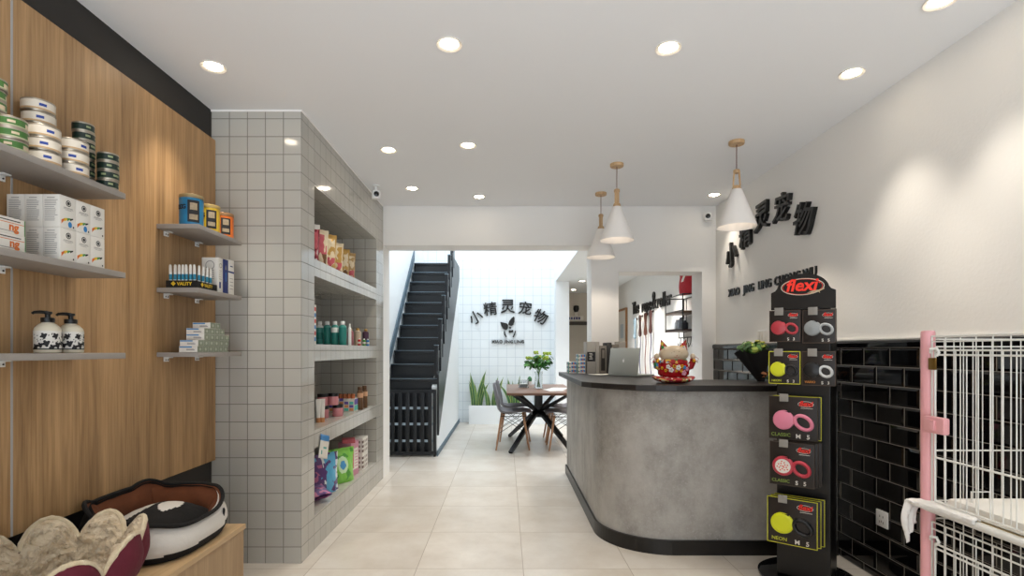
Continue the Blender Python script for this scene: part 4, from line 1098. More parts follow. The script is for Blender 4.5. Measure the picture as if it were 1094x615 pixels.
def leash_pack(u, z1, w_, h, ms, lab, lines, dy, series, disc=None, peg=True):
    """hanging card pack; origin at its top middle on the stand front"""
    q = SB + Matrix.Rotation(SR, 3, 'Z') @ V((u, -.128 - dy, 0))
    t = thing('leash_pack', lab, 'leash pack', (q.x, q.y, z1), SR, 'leash packs hanging on the stand')
    m = MB().box((-w_ / 2, -.006, -h), (w_ / 2, .006, 0), 0, bev=.0012); A = face('-y', (0, -.0062, 0))
    e = .0035
    for a in ((-w_ / 2, -h, w_ / 2, -h + e), (-w_ / 2, -e, w_ / 2, 0), (-w_ / 2, -h, -w_ / 2 + e, 0), (w_ / 2 - e, -h, w_ / 2, 0)): rect2(m, *a, A, 1)
    # writing
    k_ = w_ / .22
    rx = w_ * .26
    disc2(m, (rx, -h * .16), w_ * .16, A, 7, 24, .42, .0006); ring2(m, (rx, -h * .16), w_ * .16, .0018 * k_, A, 4, 28, .42, .0009)
    m.mesh(text('flexi', .036 * k_, .0003, .0012 * k_, .2), A @ Matrix.Translation((rx, -h * .155, .0010)), 5)
    rect2(m, rx - w_ * .1, -h * .26, rx + w_ * .14, -h * .25, A, 4)
    m.mesh(text(series, .024 * k_, .0003, .0003, 0), A @ Matrix.Translation((-w_ * .25, -h * .90, .0006)), 6)
    m.mesh(text(lines, .030 * k_, .0003, .0006 * k_, 0), A @ Matrix.Translation((w_ * .20, -h * .915, .0006)), 4)
    m.build('card', ms, t)
    # leash casing and grip
    r = h * .225; c = V((-w_ * .19, -.0085, -h * .55))
    g = MB().lathe([(r, -.004), (r * 1.02, 0), (r * .97, .006), (r * .80, .0095), (0, .0105)], n=36, mtx=Matrix.Translation(c) @ Matrix.Rotation(R(90), 4, 'X'))
    pts = []
    for i in range(28):
        a = 2 * pi * i / 28
        p = V((w_ * .190 * cos(a), 0, h * .135 * sin(a)));
        p = Matrix.Rotation(R(38), 3, 'Y') @ p
        pts.append(V((w_ * .215, -.0105, -h * .585)) + p)
    g.tube(pts, h * .042, 10, 1, closed=True)
    g.build('leash', [ms[2], ms[3]], t)
    m = MB(); Ad = face('-y', (c.x, c.y - .0108, c.z))
    rect2(m, -.002, r * .78, r * .6, r * .95, Ad, 1, -.004)
    if disc: disc2(m, (0, 0), r * .72, Ad, 0, 28)
    if disc == 'dots':
        for i in range(16): disc2(m, (r * .55 * sin(i * 2.4) * math.sqrt(i / 16), r * .55 * cos(i * 2.4) * math.sqrt(i / 16)), r * .07, Ad, 2, 8, 1, .0008)
    m.build('leash_face', [W['paper'] if disc == 'dots' else ms[2], W['black'], ms[5]], t)
    if peg:
        MB().box((-.0025 - w_ * .18, -.010, -.014), (.0025 - w_ * .18, .1 + dy - .1, -.009)).build('peg', W['metal'], t)
        MB().box((-w_ * .18 - .021, -.0135, -.026), (-w_ * .18 + .021, -.012, .014), bev=.0006).build('price_tab', mat('clear_tab', '#8d8a85', .2), t)
K, CH = '#101010', '#c8c8cc'
leash_pack(-.078, 1.440, .148, .166, packmats('#4a3a30', '#b03a44', '#b03a44', '#8a8a40'), 'red leash pack in the top row beside the grey one', 'S   3', .030, '', peg=True)
leash_pack(.078, 1.436, .148, .170, packmats('#4a3a30', '#8f9496', '#a8acae', '#6a6a60'), 'grey and white leash pack in the top row', 'S   5', .030, '', peg=True)
leash_pack(-.080, 1.225, .150, .172, packmats('#c8c832', '#cfd42a', '#17181a', '#b8bc30'), 'yellow disc leash pack with lime border, second row', 'S   3', .030, 'NEON', disc='plain')
leash_pack(.076, 1.225, .150, .175, packmats('#4a3a30', '#17181a', '#c8ccce', '#c07a30'), 'black and white leash pack with plain dark card, second row', 'S   3', .030, 'VARIO')
rows_ = ((.990, .225, .222, ('#3a3028', '#d87f98', '#d87f98', '#7f9440'), 'pink leash pack', 'M   5', 'CLASSIC', None, 1, '#c8c832'),
         (.757, .205, .222, ('#3a3028', '#b83a48', '#b83a48', '#7f9440'), 'red leash pack with speckled white disc', 'S   5', 'CLASSIC', 'dots', 2, '#3a3028'),
         (.470, .230, .238, ('#c8c832', '#d4da20', '#17181a', '#b8bc30'), 'lime bordered leash pack with yellow disc', 'M   5', 'NEON', 'plain', 2, '#c8c832'))
for z1, w_, h, cols, lab, lines, ser, dd, nb, bc in rows_:
    rn = {0.990: 'third row', .757: 'fourth row', .470: 'bottom row'}[z1]
    leash_pack(-.035, z1, w_, h, packmats(*cols), lab + ', front of ' + rn, lines, .030 + .030 * nb, ser, dd)
    for j in range(nb):
        leash_pack(-.035 + .012 * (j + 1), z1 + .002 * (j + 1), w_, h, packmats(bc, *cols[1:]), lab + f', {["directly behind", "last behind"][j]} the front one of {rn}', lines, .030 + .030 * nb - .030 * (j + 1), ser, dd, peg=False)

# ================================================================== PET CAGE
cx0, cx1, cy0, cy1, cz = 1.438, 1.965, .70, 1.80, 1.297
ZTR = .700
t = thing('pet_cage', 'two tier white wire pet cage with pink posts by the black tiles', 'cage', (0, 0, 0))
for (x, y) in ((cx0, cy1), (cx1, cy1), (cx0, cy0), (cx1, cy0)):
    m = MB().lathe([(.0205, 0), (.0205, cz - .01), (.019, cz - .002), (.012, cz), (0, cz)], c=(x, y, 0), n=24)
    m.build('post', W['pink'], t)
def wires(name, P0, du, dv, U, Vv, nu, hz, r=.0017, fr=.0028, mi=0):
    m = MB(); P0, du, dv = V(P0), V(du), V(dv)
    for i in range(nu + 1):
        p = P0 + du * (U * i / nu); m.tube([p, p + dv * Vv], r if 0 < i < nu else fr, 6)
    for h_ in hz: p = P0 + dv * h_; m.tube([p, p + du * U], fr, 6)
    return m.build(name, W['wire'], t)
g = .028
xo = cx0 - .004
# outer frames: long side facing the room, both tiers
wires('wire_panel', (xo, cy1 - .022, ZTR + .02), (0, -1, 0), (0, 0, 1), cy1 - cy0 - .044, cz - .02 - ZTR - .02, 19, (.0, cz - ZTR - .04, cz - ZTR - .058))
wires('wire_panel', (xo, cy1 - .022, .06), (0, -1, 0), (0, 0, 1), cy1 - cy0 - .044, ZTR - .02 - .085, 19, (.0, ZTR - .105, ZTR - .128, .28))
# doors in front of them
d = wires('wire_door', (xo - .008, cy1 - .045, ZTR + .03), (0, -1, 0), (0, 0, 1), .80, .50, 20, (.0, .50, .485, .145), .0018, .0034)
wires('wire_door', (xo - .008, cy1 - .045, .09), (0, -1, 0), (0, 0, 1), .80, .50, 20, (.0, .50, .485, .145), .0018, .0034)
# ends and rear side
for yy in (cy1 - .004, cy0):
    wires('wire_end', (cx0 + .02, yy, ZTR + .02), (1, 0, 0), (0, 0, 1), cx1 - cx0 - .04, cz - .05 - ZTR, 15, (0, .17, cz - .05 - ZTR, cz - .075 - ZTR))
    wires('wire_end', (cx0 + .02, yy, .06), (1, 0, 0), (0, 0, 1), cx1 - cx0 - .04, ZTR - .10, 15, (0, .28, ZTR - .10))
wires('wire_rear', (cx1, cy1 - .022, ZTR + .02), (0, -1, 0), (0, 0, 1), cy1 - cy0 - .044, cz - .05 - ZTR, 12, (0, cz - .05 - ZTR))
m = MB()
a, b, c_, d_ = (cx0 - .012, cy0 - .02), (cx1 + .012, cy0 - .02), (cx1 + .012, cy1 + .0), (cx0 - .012, cy1 + .0)
for p, q in ((a, b), (b, c_), (c_, d_), (d_, a)): m.tube([(p[0], p[1], ZTR), (q[0], q[1], ZTR)], .0125, 10)
m.build('tray_rim', W['wire'], t)
m = MB().box((cx0, cy0, ZTR - .012), (cx1, cy1 - .012, ZTR - .002), bev=.002); m.build('tray', wood_mat('beige_tray', '#c9b28a', '#d9c7a4', 0, 20, .5), t)
m = MB().box((cx0, cy0, .035), (cx1, cy1 - .012, .05), bev=.002); m.build('tray', W['wire'], t)
# latch, hooks
m = MB().box((xo - .034, 1.69, .957), (xo - .012, 1.775, 1.012), bev=.007); m.box((xo - .042, 1.722, .967), (xo - .032, 1.757, 1.002), bev=.003); lt = m.build('latch', W['pink'], t)
for z in (1.222, .60): MB().tube([(xo - .014, 1.765, z), (xo - .022, 1.755, z + .012), (xo - .014, 1.742, z + .014), (xo - .012, 1.735, z), (xo - .014, 1.742, z - .01)], .005, 8).build('hook', W['wire'], t)
MB().box((xo - .016, 1.745, 1.165), (xo - .010, 1.775, 1.205), bev=.002).build('padlock', mat('brass', '#8a6a34', .3, .8), t)
MB().tube([(cx0 + .06, 1.70, .718), (cx0 + .06, 1.70, .775), (cx0 + .12, 1.70, .775), (cx0 + .12, 1.70, .718)], .0028, 8).build('bowl_hoop', W['wire'], t)
# pad, bolster and cloth in the cage
fab = mat('white_cotton', '#dcdad4', .85, bump=.2, scale=50)
m = MB().box((cx0 + .03, 1.45, 0), (cx1 - .03, 1.765, .042), bev=.018)
tag(m.build('sleeping_pad', fab, None, (0, 0, ZTR - .0015)), 'white padded mat lying on the cage tray', 'mat')
m = MB().ball((0, 0, .06), (.17, .09, .062), 0, 28, 16, f=lambda p: p * (1 + .06 * noise.noise(p * 14)))
tag(m.build('bolster_cushion', fab, None, (1.80, 1.60, ZTR + .0425), (0, 0, R(12))), 'plump white cushion resting on the mat in the cage', 'cushion')
tl_ = mat('towel_white', '#e2e0dc', .9, bump=.5, scale=120)
def tow(u, v):
    # corner of the cloth falling over the rim beside the pink post
    sg = v * .20; x0_ = cx0 - .058; wd = .085 * (1 - .72 * v)
    x = x0_ + wd * u + .006 * sin(8 * v)
    if sg < .05: y = cy1 - .005 + sg * .7; z = ZTR + .018 - .004 * abs(sg - .02)
    else: y = cy1 + .030 + .006 * sin(14 * u + 4 * v); z = ZTR + .016 - (sg - .05) * (1 - .45 * u)
    return (x, y, z + .003 * noise.noise(V((u * 5, v * 6, 1))))
def tow2(u, v):
    # the rest of it lying along the rim
    y = cy1 + .004 - .21 * v; w_ = .085 * (1 - .75 * v)
    x = cx0 - .058 + .03 * v + w_ * u * 1.2
    return (x, y, ZTR + .017 + .007 * sin(3.1 * u) + .003 * noise.noise(V((u * 5, v * 8, 4))) - (.012 if u < .06 else 0))
m = MB(); m.grid(tow, 18, 26); m.grid(tow2, 14, 20)
o = m.build('towel', tl_); so = o.modifiers.new('thick', 'SOLIDIFY'); so.thickness = .006
tag(o, 'white towel hanging over the cage rim beside the pink post', 'towel')

# ================================================================== PET BEDS ON THE BENCH
ZB = .4155
burg = mat('burgundy_cord', '#5a1526', .85, var=.12, scale=40, bump=.25); pipe = mat('cream_piping', '#cdbb9c', .9)
def fleece(name, c1, c2):
    m, nt, b = new_mat(name); k = NT(nt)
    tc = k.n('ShaderNodeTexCoord')
    n1 = k.n('ShaderNodeTexNoise'); n1.inputs['Scale'].default_value = 22; n1.inputs['Detail'].default_value = 10; n1.inputs['Roughness'].default_value = .75; n1.inputs['Distortion'].default_value = 1.2; k.l(tc.outputs['Object'], n1.inputs['Vector'])
    mr = k.n('ShaderNodeMapRange'); k.l(n1.outputs['Fac'], mr.inputs['Value']); mr.inputs['From Min'].default_value = .32; mr.inputs['From Max'].default_value = .68
    k.l(k.mix(mr.outputs['Result'], hx(c1), hx(c2)), b.inputs['Base Color']); b.inputs['Roughness'].default_value = 1; b.inputs['Specular IOR Level'].default_value = .1
    b.inputs['Sheen Weight'].default_value = .3
    bp = k.n('ShaderNodeBump'); bp.inputs['Strength'].default_value = .9; bp.inputs['Distance'].default_value = .012
    k.l(n1.outputs['Fac'], bp.inputs['Height']); k.l(bp.outputs['Normal'], b.inputs['Normal'])
    return m
pipe_f = fleece('fleece_edge', '#c8b592', '#e2d4b8')
flee = fleece('cream_fleece', '#c2a984', '#e6d8bf')
t = thing('pet_bed', 'burgundy petal shaped pet bed with cream fleece lining on the bench', 'pet bed', (-1.425, 1.685, ZB), R(5))
NP = 8
def petal(a):
    ph = (a * NP / (2 * pi) + .5) % 1.0
    return math.sin(pi * ph) ** .62          # 0 at the creases, 1 mid petal
def rim(a):
    q = petal(a)
    return .205 + .030 * q, .122 + .098 * q - .035 * max(0, cos(a + 1.35))
m = MB()
def outf(u, v):
    a = 2 * pi * u; R_, h_ = rim(a); r0 = .165
    bulge = .035 * sin(pi * v) * (.45 + .55 * petal(a))
    r_ = r0 + (R_ - r0) * v ** .8 + bulge
    w_ = .003 * noise.noise(V((a * 5, v * 6, 2)))
    return (r_ * cos(a) * .98 + w_, r_ * sin(a) * 1.10, .004 + h_ * v)
m.grid(outf, 168, 16, cu=True)
m.build('outer_cover', burg, t)
m = MB()
def inf(u, v):
    a = 2 * pi * u; R_, h_ = rim(a); R_ -= .012
    if v < .62:
        s = v / .62; r_ = R_ - .055 * s - .018 * sin(pi * s) * petal(a); z = .004 + h_ * (1 - s) + .06 * s
        z += .012 * sin(pi * s * .9)
    else:
        s = (v - .62) / .38; r_ = (R_ - .055) * (1 - s); z = .064 - .012 * sin(pi * s) 
    n_ = noise.fractal(V((r_ * cos(a) * 30, r_ * sin(a) * 30, z * 30)), .6, 2.2, 5)
    f = .017 * n_ * min(1, v * 14)
    return ((r_ + f) * cos(a) * .98, (r_ + f) * sin(a) * 1.10, z + abs(f) * .9)
m.grid(inf, 280, 80, cu=True)
m.build('fleece_lining', flee, t)
m = MB(); pts = []
for i in range(168):
    a = 2 * pi * i / 168; R_, h_ = rim(a); r_ = R_ - .006; pts.append((r_ * cos(a) * .98, r_ * sin(a) * 1.10, .007 + h_))
m.tube(pts, [.0085 + .003 * noise.noise(V((i * .7, 1, 2))) for i in range(168)], 8, closed=True); m.build('piping', pipe_f, t)

# black and white bed
blk = mat('black_plush', '#100e0d', .95, bump=.3, scale=60); wht = mat('white_plush', '#c9c4bd', .9, bump=.2, scale=60); brn = mat('brown_plush', '#5e3218', .95, var=.25, scale=18, bump=.35)
t = thing('pet_bed', 'black and white oval pet bed with brown lining, beside the oak wall', 'pet bed', (-1.455, 2.222, ZB), R(0))
def se(a, e): 
    c_, s_ = cos(a), sin(a); return (math.copysign(abs(c_) ** e, c_), math.copysign(abs(s_) ** e, s_))
def bedrim(a):
    x, y = se(a, .62)
    c_ = max(0, abs(cos(a) * sin(a)) * 2 - .55)
    back = .5 - .5 * cos(a) if True else 0     # 1 on the wall side
    return x * .205, y * .245, .118 + .085 * max(back, .85 * max(0, sin(a)) ** 1.5) + .030 * c_ * 2.2 * back
def outer2(u, v):
    a = 2 * pi * u; x, y, h_ = bedrim(a)
    k_ = .84 + .22 * sin(pi * (.18 + .74 * v)) 
    return (x * k_, y * k_, .003 + h_ * v)
def mf2(i, j):
    a = 2 * pi * i / 120; v = j / 16
    lo = .36 + .16 * sin(a * 1.0 - .35); hi = .98
    front = cos(a - .25) > -.25
    return 1 if front and v > lo * (.9 if sin(a) < .3 else 1.12) and v < hi and not (sin(a) > .55 and cos(a) < .62) else 0
m = MB(); m.grid(outer2, 120, 16, cu=True, mf=mf2); m.build('outer_cover', [blk, wht], t)
def inner2(u, v):
    a = 2 * pi * u; x, y, h_ = bedrim(a); x *= .955; y *= .955
    if v < .7:
        s = v / .7; k_ = 1 - .20 * s - .05 * sin(pi * s); z = .003 + h_ * (1 - s) + .05 * s + .010 * sin(pi * s)
    else:
        s = (v - .7) / .3; k_ = .80 * (1 - s); z = .053
    n_ = .006 * noise.noise(V((x * k_ * 16, y * k_ * 16, z * 16))); k_ -= .05 * abs(sin(4 * a)) ** .5 * sin(pi * min(1, v / .7)) if v < .7 else 0
    return (x * k_ + n_, y * k_ + n_, z)
m = MB(); m.grid(inner2, 120, 36, cu=True); m.build('brown_lining', brn, t)
m = MB(); m.tube([(bedrim(2 * pi * i / 120)[0] * .975, bedrim(2 * pi * i / 120)[1] * .975, .005 + bedrim(2 * pi * i / 120)[2]) for i in range(120)], .0085, 8, closed=True); m.build('piping', blk, t)
m = MB(); A = Matrix.Translation((.187, .150, .088)) @ Matrix.Rotation(R(34), 4, 'Z') @ Matrix.Rotation(R(8), 4, 'Y')
Pm = A @ face('+x', (0, 0, 0))
m.box((-.004, -.036, -.022), (.004, .036, .022), 0, mtx=A, bev=.004); rect2(m, -.031, -.017, .031, .017, Pm, 1, .0045)
for i, x in enumerate((-.012, .004, .018)): ring2(m, (x, -.002), .007, .0025, Pm, 2, 14, 1, .005)
m.build('sewn_patch', [blk, wht, W['inkgrey']], t)
def cush(u, v):
    x, y = 2 * u - 1, 2 * v - 1
    e = (1 - x * x) * (1 - y * y)
    return (x * .150 * (1 - .06 * y * y), y * .19 * (1 - .06 * x * x), .068 + .098 * max(0, e) ** .45 + .004 * noise.noise(V((x * 3, y * 3, 5))))
def mfc(i, j):
    x, y = 2 * (i + .5) / 48 - 1, 2 * (j + .5) / 64 - 1
    for (ax, ay, an, L, Wd) in ((.20, .18, 1.85, .52, .27), (-.42, -.08, 1.55, .62, .24)):
        dx, dy = x - ax, y - ay; p = dx * cos(an) + dy * sin(an); q = -dx * sin(an) + dy * cos(an)
        if abs(p) < L and abs(q) < Wd * (1 - (p / L) ** 2) ** .8: return 1
    return 0
tc_ = MB(); tc_.grid(cush, 48, 64, mf=mfc); tc_.grid(lambda u, v: (lambda p: (p[0], p[1], .068))(cush(u, v)), 8, 8)
o = tc_.build('seat_cushion', [blk, wht], t)

# ================================================================== STAIRS
t = thing('staircase', 'steep black staircase rising in the bright rear hall', 'stairs', (0, 0, 0))
sx0, sx1 = -1.395, -.80
for k_ in range(11):
    z = .90 + .165 * k_; y = 6.20 + .18 * k_
    m = MB().box((sx0 + .012, y, z - .035), (sx1, y + (.215 if k_ < 10 else .95), z), bev=.003); o = m.build('tread', W['stair'], t)
    MB().box((sx0 + .012, y - .0015, z - .006), (sx1, y + .004, z + .0015)).build('nosing', W['stair_edge'], o)
    MB().box((sx0 + .012, y + .02, z - (.165 if k_ else .90)), (sx1, y + .035, z - .035)).build('riser', W['stair'], t)
poly = [(6.16, .24), (6.16, .95)]
for k_ in range(11):
    y = 6.20 + .18 * k_; z = .90 + .165 * k_
    poly += [(y, z + .08), (y + .18, z + .08)]
poly += [(8.9, 2.63), (8.9, 2.41)]
m = MB(); m.prism(poly, -.797, -.775, axis='x'); m.build('stringer', W['stair'], t)
m = MB(); m.prism([(6.1, .86), (8.05, 2.60), (8.05, 2.76), (6.1, 1.02)], sx0 + .001, sx0 + .014, axis='x'); m.build('wall_stringer', W['stringer'], t)
for k_ in range(11):
    y = 6.20 + .18 * k_; z = .90 + .165 * k_
    if k_ % 2 == 0:
        o = MB().box((-.835, y, z - .02), (-.79, y + .045, z + .385), bev=.003).build('newel_post', W['stair'], t)
        MB().box((-.838, y - .003, z + .385), (-.787, y + .048, z + .395), bev=.002).build('post_cap', W['stair_edge'], o)
        o = MB().box((-.815, y + .045, z + .02), (-.797, y + .31, z + .33)).build('side_panel', W['stair'], t)
    else:
        MB().box((-.803, y + .04, z - .05), (-.783, y + .22, z + .30), bev=.002).build('side_panel', W['stair'], t)

t = thing('stair_gate', 'black slatted safety gate across the foot of the stairs', 'gate', (-1.09, 6.13, 0))
gw, gh = .287, .775
m = MB().box((-gw, -.018, .02), (-gw + .035, .018, gh)).box((gw - .035, -.018, .02), (gw, .018, gh)).box((-gw + .035, -.018, gh - .04), (gw - .035, .018, gh)).box((-gw + .035, -.018, .02), (gw - .035, .018, .06))
m.build('gate_frame', W['stair'], t)
for i in range(6): MB().box((-.215 + .086 * i - .022, -.015, .06), (-.215 + .086 * i + .022, -.002, gh - .04), bev=.002).build('slat', W['stair'], t)
for z in (.18, .375, .56): MB().box((-gw + .035, .0, z - .014), (gw - .035, .014, z + .014)).build('rail', mat('pale_rail', '#a9bccb', .5), t)
MB().box((gw - .028, -.024, .0), (gw - .004, .02, .03), bev=.003).build('foot', W['black'], t)

# ================================================================== DINING GROUP IN THE HALL
wal = wood_mat('walnut_top', '#54392a', '#84604a', 0, 18, .35)
t = thing('dining_table', 'walnut topped dining table with black crossed spider legs', 'table', (.43, 6.92, 0))
tx, ty = .415, .80
MB().box((-tx, -ty, .705), (tx, ty, .735), bev=.004).build('tabletop', wal, t)
lg = W['black']
def bar(p, q, w0, w1):
    p, q = V(p), V(q); d = (q - p).normalized(); a = d.cross(V((0, 0, 1))).normalized(); b = a.cross(d)
    m = MB(); vs = []
    for c_, w_ in ((p, w0), (q, w1)): vs += [c_ + a * w_ + b * w_ * .6, c_ - a * w_ + b * w_ * .6, c_ - a * w_ - b * w_ * .6, c_ + a * w_ - b * w_ * .6]
    m.add(vs, [(0, 1, 2, 3), (4, 5, 6, 7), (0, 1, 5, 4), (1, 2, 6, 5), (2, 3, 7, 6), (3, 0, 4, 7)]); return m
for sx in (-1, 1):
    for sy in (-1, 1):
        bar((sx * .02, sy * .03, .44), (sx * .37, sy * .62, .012), .034, .024).build('leg', lg, t)
        bar((sx * .02, sy * .03, .44), (sx * .34, sy * .56, .700), .026, .022).build('arm', lg, t)
MB().box((-.045, -.06, .36), (.045, .06, .50), bev=.012).box((-.05, -.10, .50), (.05, .10, .705), bev=.006).build('center_post', lg, t)

shellm = mat('grey_shell', '#77757a', .55, bump=.1, scale=80); pad = mat('grey_fabric_pad', '#8b898c', .9, bump=.3, scale=150); oakleg = wood_mat('beech_leg', '#93684a', '#b98d68', 2, 40)
ch0 = None
def chair(x, y, rz, lab):
    global ch0
    if ch0: return dup(ch0, (x, y, 0), rz, lab)
    t = thing('dining_chair', lab, 'chair', (x, y, 0), rz, 'grey shell dining chairs'); ch0 = t
    prof = [(.235, .435), (.22, .455), (.15, .462), (.04, .445), (-.08, .432), (-.15, .445), (-.19, .49), (-.215, .58), (-.235, .68), (-.248, .77), (-.25, .815)]
    wid = [.17, .20, .215, .222, .225, .225, .222, .215, .20, .17, .12]
    cup = [.0, .004, .012, .03, .04, .05, .055, .05, .045, .04, .035]
    def prf(v):
        q = v * (len(prof) - 1); i = min(int(q), len(prof) - 2); f = q - i
        return [(1 - f) * a + f * b for a, b in zip((*prof[i], wid[i], cup[i]), (*prof[i + 1], wid[i + 1], cup[i + 1]))]
    def fn(u, v):
        px, pz, w_, c_ = prf(v); s = 2 * u - 1
        back = max(0, min(1, (v - .5) * 4)); k_ = abs(s) ** 2.2 * c_
        return (px + k_ * back * .9, s * w_, pz + k_ * (1 - back) * .9)
    m = MB(); m.grid(fn, 18, 30); o = m.build('seat_shell', shellm, t); so = o.modifiers.new('thick', 'SOLIDIFY'); so.thickness = .009; so.offset = -1
    m = MB(); m.grid(lambda u, v: (lambda p: (p[0] + .006, p[1], p[2] + .008))(fn(.07 + .86 * u, .03 + .92 * v)), 14, 26); o = m.build('seat_pad', pad, t); so = o.modifiers.new('thick', 'SOLIDIFY'); so.thickness = .008
    for sx in (-1, 1):
        for sy in (-1, 1):
            MB().tube([(sx * .135, sy * .13, .425), (sx * .205, sy * .205, .0)], [.015, .010], 12).build('leg', oakleg, t)
    m = MB()
    for sx in (-1, 1):
        m.tube([(sx * .14, -.135, .40), (sx * .18, .175, .20)], .0035, 6); m.tube([(sx * .14, .135, .40), (sx * .18, -.175, .20)], .0035, 6)
    for sy in (-1, 1):
        m.tube([(-.14, sy * .135, .40), (.18, sy * .175, .20)], .0035, 6); m.tube([(.14, sy * .135, .40), (-.18, sy * .175, .20)], .0035, 6)
    m.tube([(-.15, -.145, .41), (.15, -.145, .41), (.15, .145, .41), (-.15, .145, .41)], .005, 6, closed=True)
    m.build('wire_brace', W['black'], t)
    return t
chair(.09, 6.70, 0, 'grey shell chair with wooden legs on the stair side, front one')
chair(.115, 7.32, R(4), 'grey shell chair with wooden legs on the stair side, rear one')
chair(.74, 6.66, R(180), 'grey shell chair with wooden legs half hidden by the counter, front one')
chair(.74, 7.24, R(180), 'grey shell chair with wooden legs half hidden by the counter, rear one')

# vase, papers, small things on the table
t = thing('flower_vase', 'clear glass vase with leafy yellow green flowers on the dining table', 'vase', (.43, 6.86, .7355))
gls = mat('vase_glass', (.93, .96, .95), .03, trans=.95, ior=1.25)
m = MB().lathe([(0, .002), (.052, .002), (.055, .006), (.050, .09), (.046, .17), (.056, .22), (.053, .22), (.043, .17), (.047, .09), (.050, .012), (0, .010)], n=32, cap=False); m.build('glass_body', gls, t)
stm = mat('stem_green', '#5b8f3c', .5)
rnd = random.Random(4); tips = []
m = MB()
for i in range(9):
    a = i * 2.4; r_ = .05 + .10 * rnd.random(); tip = V((r_ * cos(a) * 1.1, r_ * sin(a), .36 + .10 * rnd.random())); tips.append(tip)
    m.tube([(-.02 * cos(a), -.02 * sin(a), .02), (.01 * cos(a), .01 * sin(a), .20), tip * .6 + V((0, 0, .12)), tip], .0032, 6)
m.build('stem', stm, t)
m = MB()
for i, p in enumerate(tips): leafcloud(m, p - V((0, 0, .07)), (.055, .055, .07), 22, .036, 20 + i, 2)
m.build('leaves', [mat('bright_leaf', '#447f2e', .5), mat('deep_leaf', '#2c5c28', .5)], t)
ybl = mat('yellowgreen_bloom', '#93a832', .5)
for i, p in enumerate(tips):
    m = MB()
    for q in range(9):
        d = V((cos(q * .7) * .022, sin(q * .7) * .022, .012 * (q % 3)))
        m.ball(p + d, (.014, .014, .011), 0, 8, 6)
    m.build('flower_head', ybl, t)
G = 'papers lying on the dining table'
for i, (x, y, r_) in enumerate(((.60, 6.55, 12), (.68, 6.80, -20))):
    o = MB().box((-.105, -.148, 0), (.105, .148, .003), bev=.0008).build('paper_sheet', W['paper'], None, (x, y, .7355), (0, 0, R(r_)))
    tag(o, ['white menu sheet on the dining table, front one', 'white menu sheet on the dining table, beside the vase'][i], 'paper', G)
t = thing('acrylic_box', 'clear acrylic box standing on the dining table beside the vase', 'box', (.24, 7.05, .7355))
ac = mat('acrylic', (.95, .97, .98), .05, trans=.85, ior=1.15)
m = MB().box((-.07, -.07, 0), (.07, .07, .004)).box((-.07, -.07, .004), (-.066, .07, .10)).box((.066, -.07, .004), (.07, .07, .10)).box((-.066, -.07, .004), (.066, -.066, .10)).box((-.066, .066, .004), (.066, .07, .10)); m.build('box_body', ac, t)
MB().box((-.05, -.05, .004), (.05, .05, .05), bev=.006).build('tissue', W['paper'], t)
t = thing('potted_cactus', 'tiny green cactus in a white pot on the dining table', 'plant', (.34, 7.42, .7355))
MB().lathe([(.028, 0), (.036, .06), (.033, .06), (.030, .05), (0, .05)], n=20).build('pot', W['whiteplastic'], t)
MB().ball((0, 0, .085), (.028, .028, .045), 0, 24, 12, f=lambda p: V((p.x * (1 + .12 * cos(8 * math.atan2(p.y, p.x))), p.y * (1 + .12 * cos(8 * math.atan2(p.y, p.x))), p.z))).build('cactus', mat('cactus_green', '#3f6f4a', .6), t)

# planter with snake plants
t = thing('planter_box', 'long low white planter box standing by the tiled rear wall', 'planter', (.10, 8.92, 0))
m = MB().box((-.71, -.12, 0), (.62, .12, .02)).box((-.71, -.12, .02), (.62, -.10, .31)).box((-.71, .10, .02), (.62, .12, .31)).box((-.71, -.10, .02), (-.69, .10, .31)).box((.60, -.10, .02), (.62, .10, .31))
m.build('box_body', W['white_cool'], t)
MB().box((-.69, -.10, .02), (.60, .10, .27)).build('soil', mat('soil', '#3a2c22', .95, var=.3, scale=60, bump=.6), t)
sg = [mat('snake_leaf', '#3f6b44', .45, var=.35, scale=14), mat('snake_leaf_edge', '#a8b868', .45)]
def snake(x, n, hmin, hmax, lab, seed):
    rnd = random.Random(seed); m = MB()
    for i in range(n):
        a = rnd.random() * 6.28; lean = rnd.uniform(.03, .20); hh = rnd.uniform(hmin, hmax); w_ = rnd.uniform(.022, .032); bx, by = rnd.uniform(-.10, .10), rnd.uniform(-.05, .05)
        lx = lean * (1 if bx > 0 else -1) * rnd.uniform(.3, 1); ly = rnd.uniform(-.06, .06); tw = rnd.uniform(-.6, .6)
        def fn(u, v):
            ww = w_ * (sin(pi * (.22 + .78 * v)) ** .6 if v < .999 else 0) * (1 if v < .7 else max(0, 1 - ((v - .7) / .3) ** 2)); s = 2 * u - 1
            ang = tw * v
            return (bx + lx * v * v + s * ww * cos(ang), by + ly * v * v + s * ww * sin(ang) - .008 * (1 - s * s), hh * v)
        m.grid(fn, 6, 14, mf=lambda i_, j_: 1 if i_ in (0, 5) else 0)
    o = m.build('snake_plant', sg, None, (x, 8.92, .268)); tag(o, lab, 'plant', 'snake plants in the white planter')
snake(-.48, 10, .42, .66, 'tall snake plant at the stair end of the white planter', 2)
snake(-.22, 9, .36, .58, 'snake plant behind the dining chairs in the white planter', 5)
snake(.16, 8, .38, .60, 'snake plant in the planter below the dog face sign', 8)

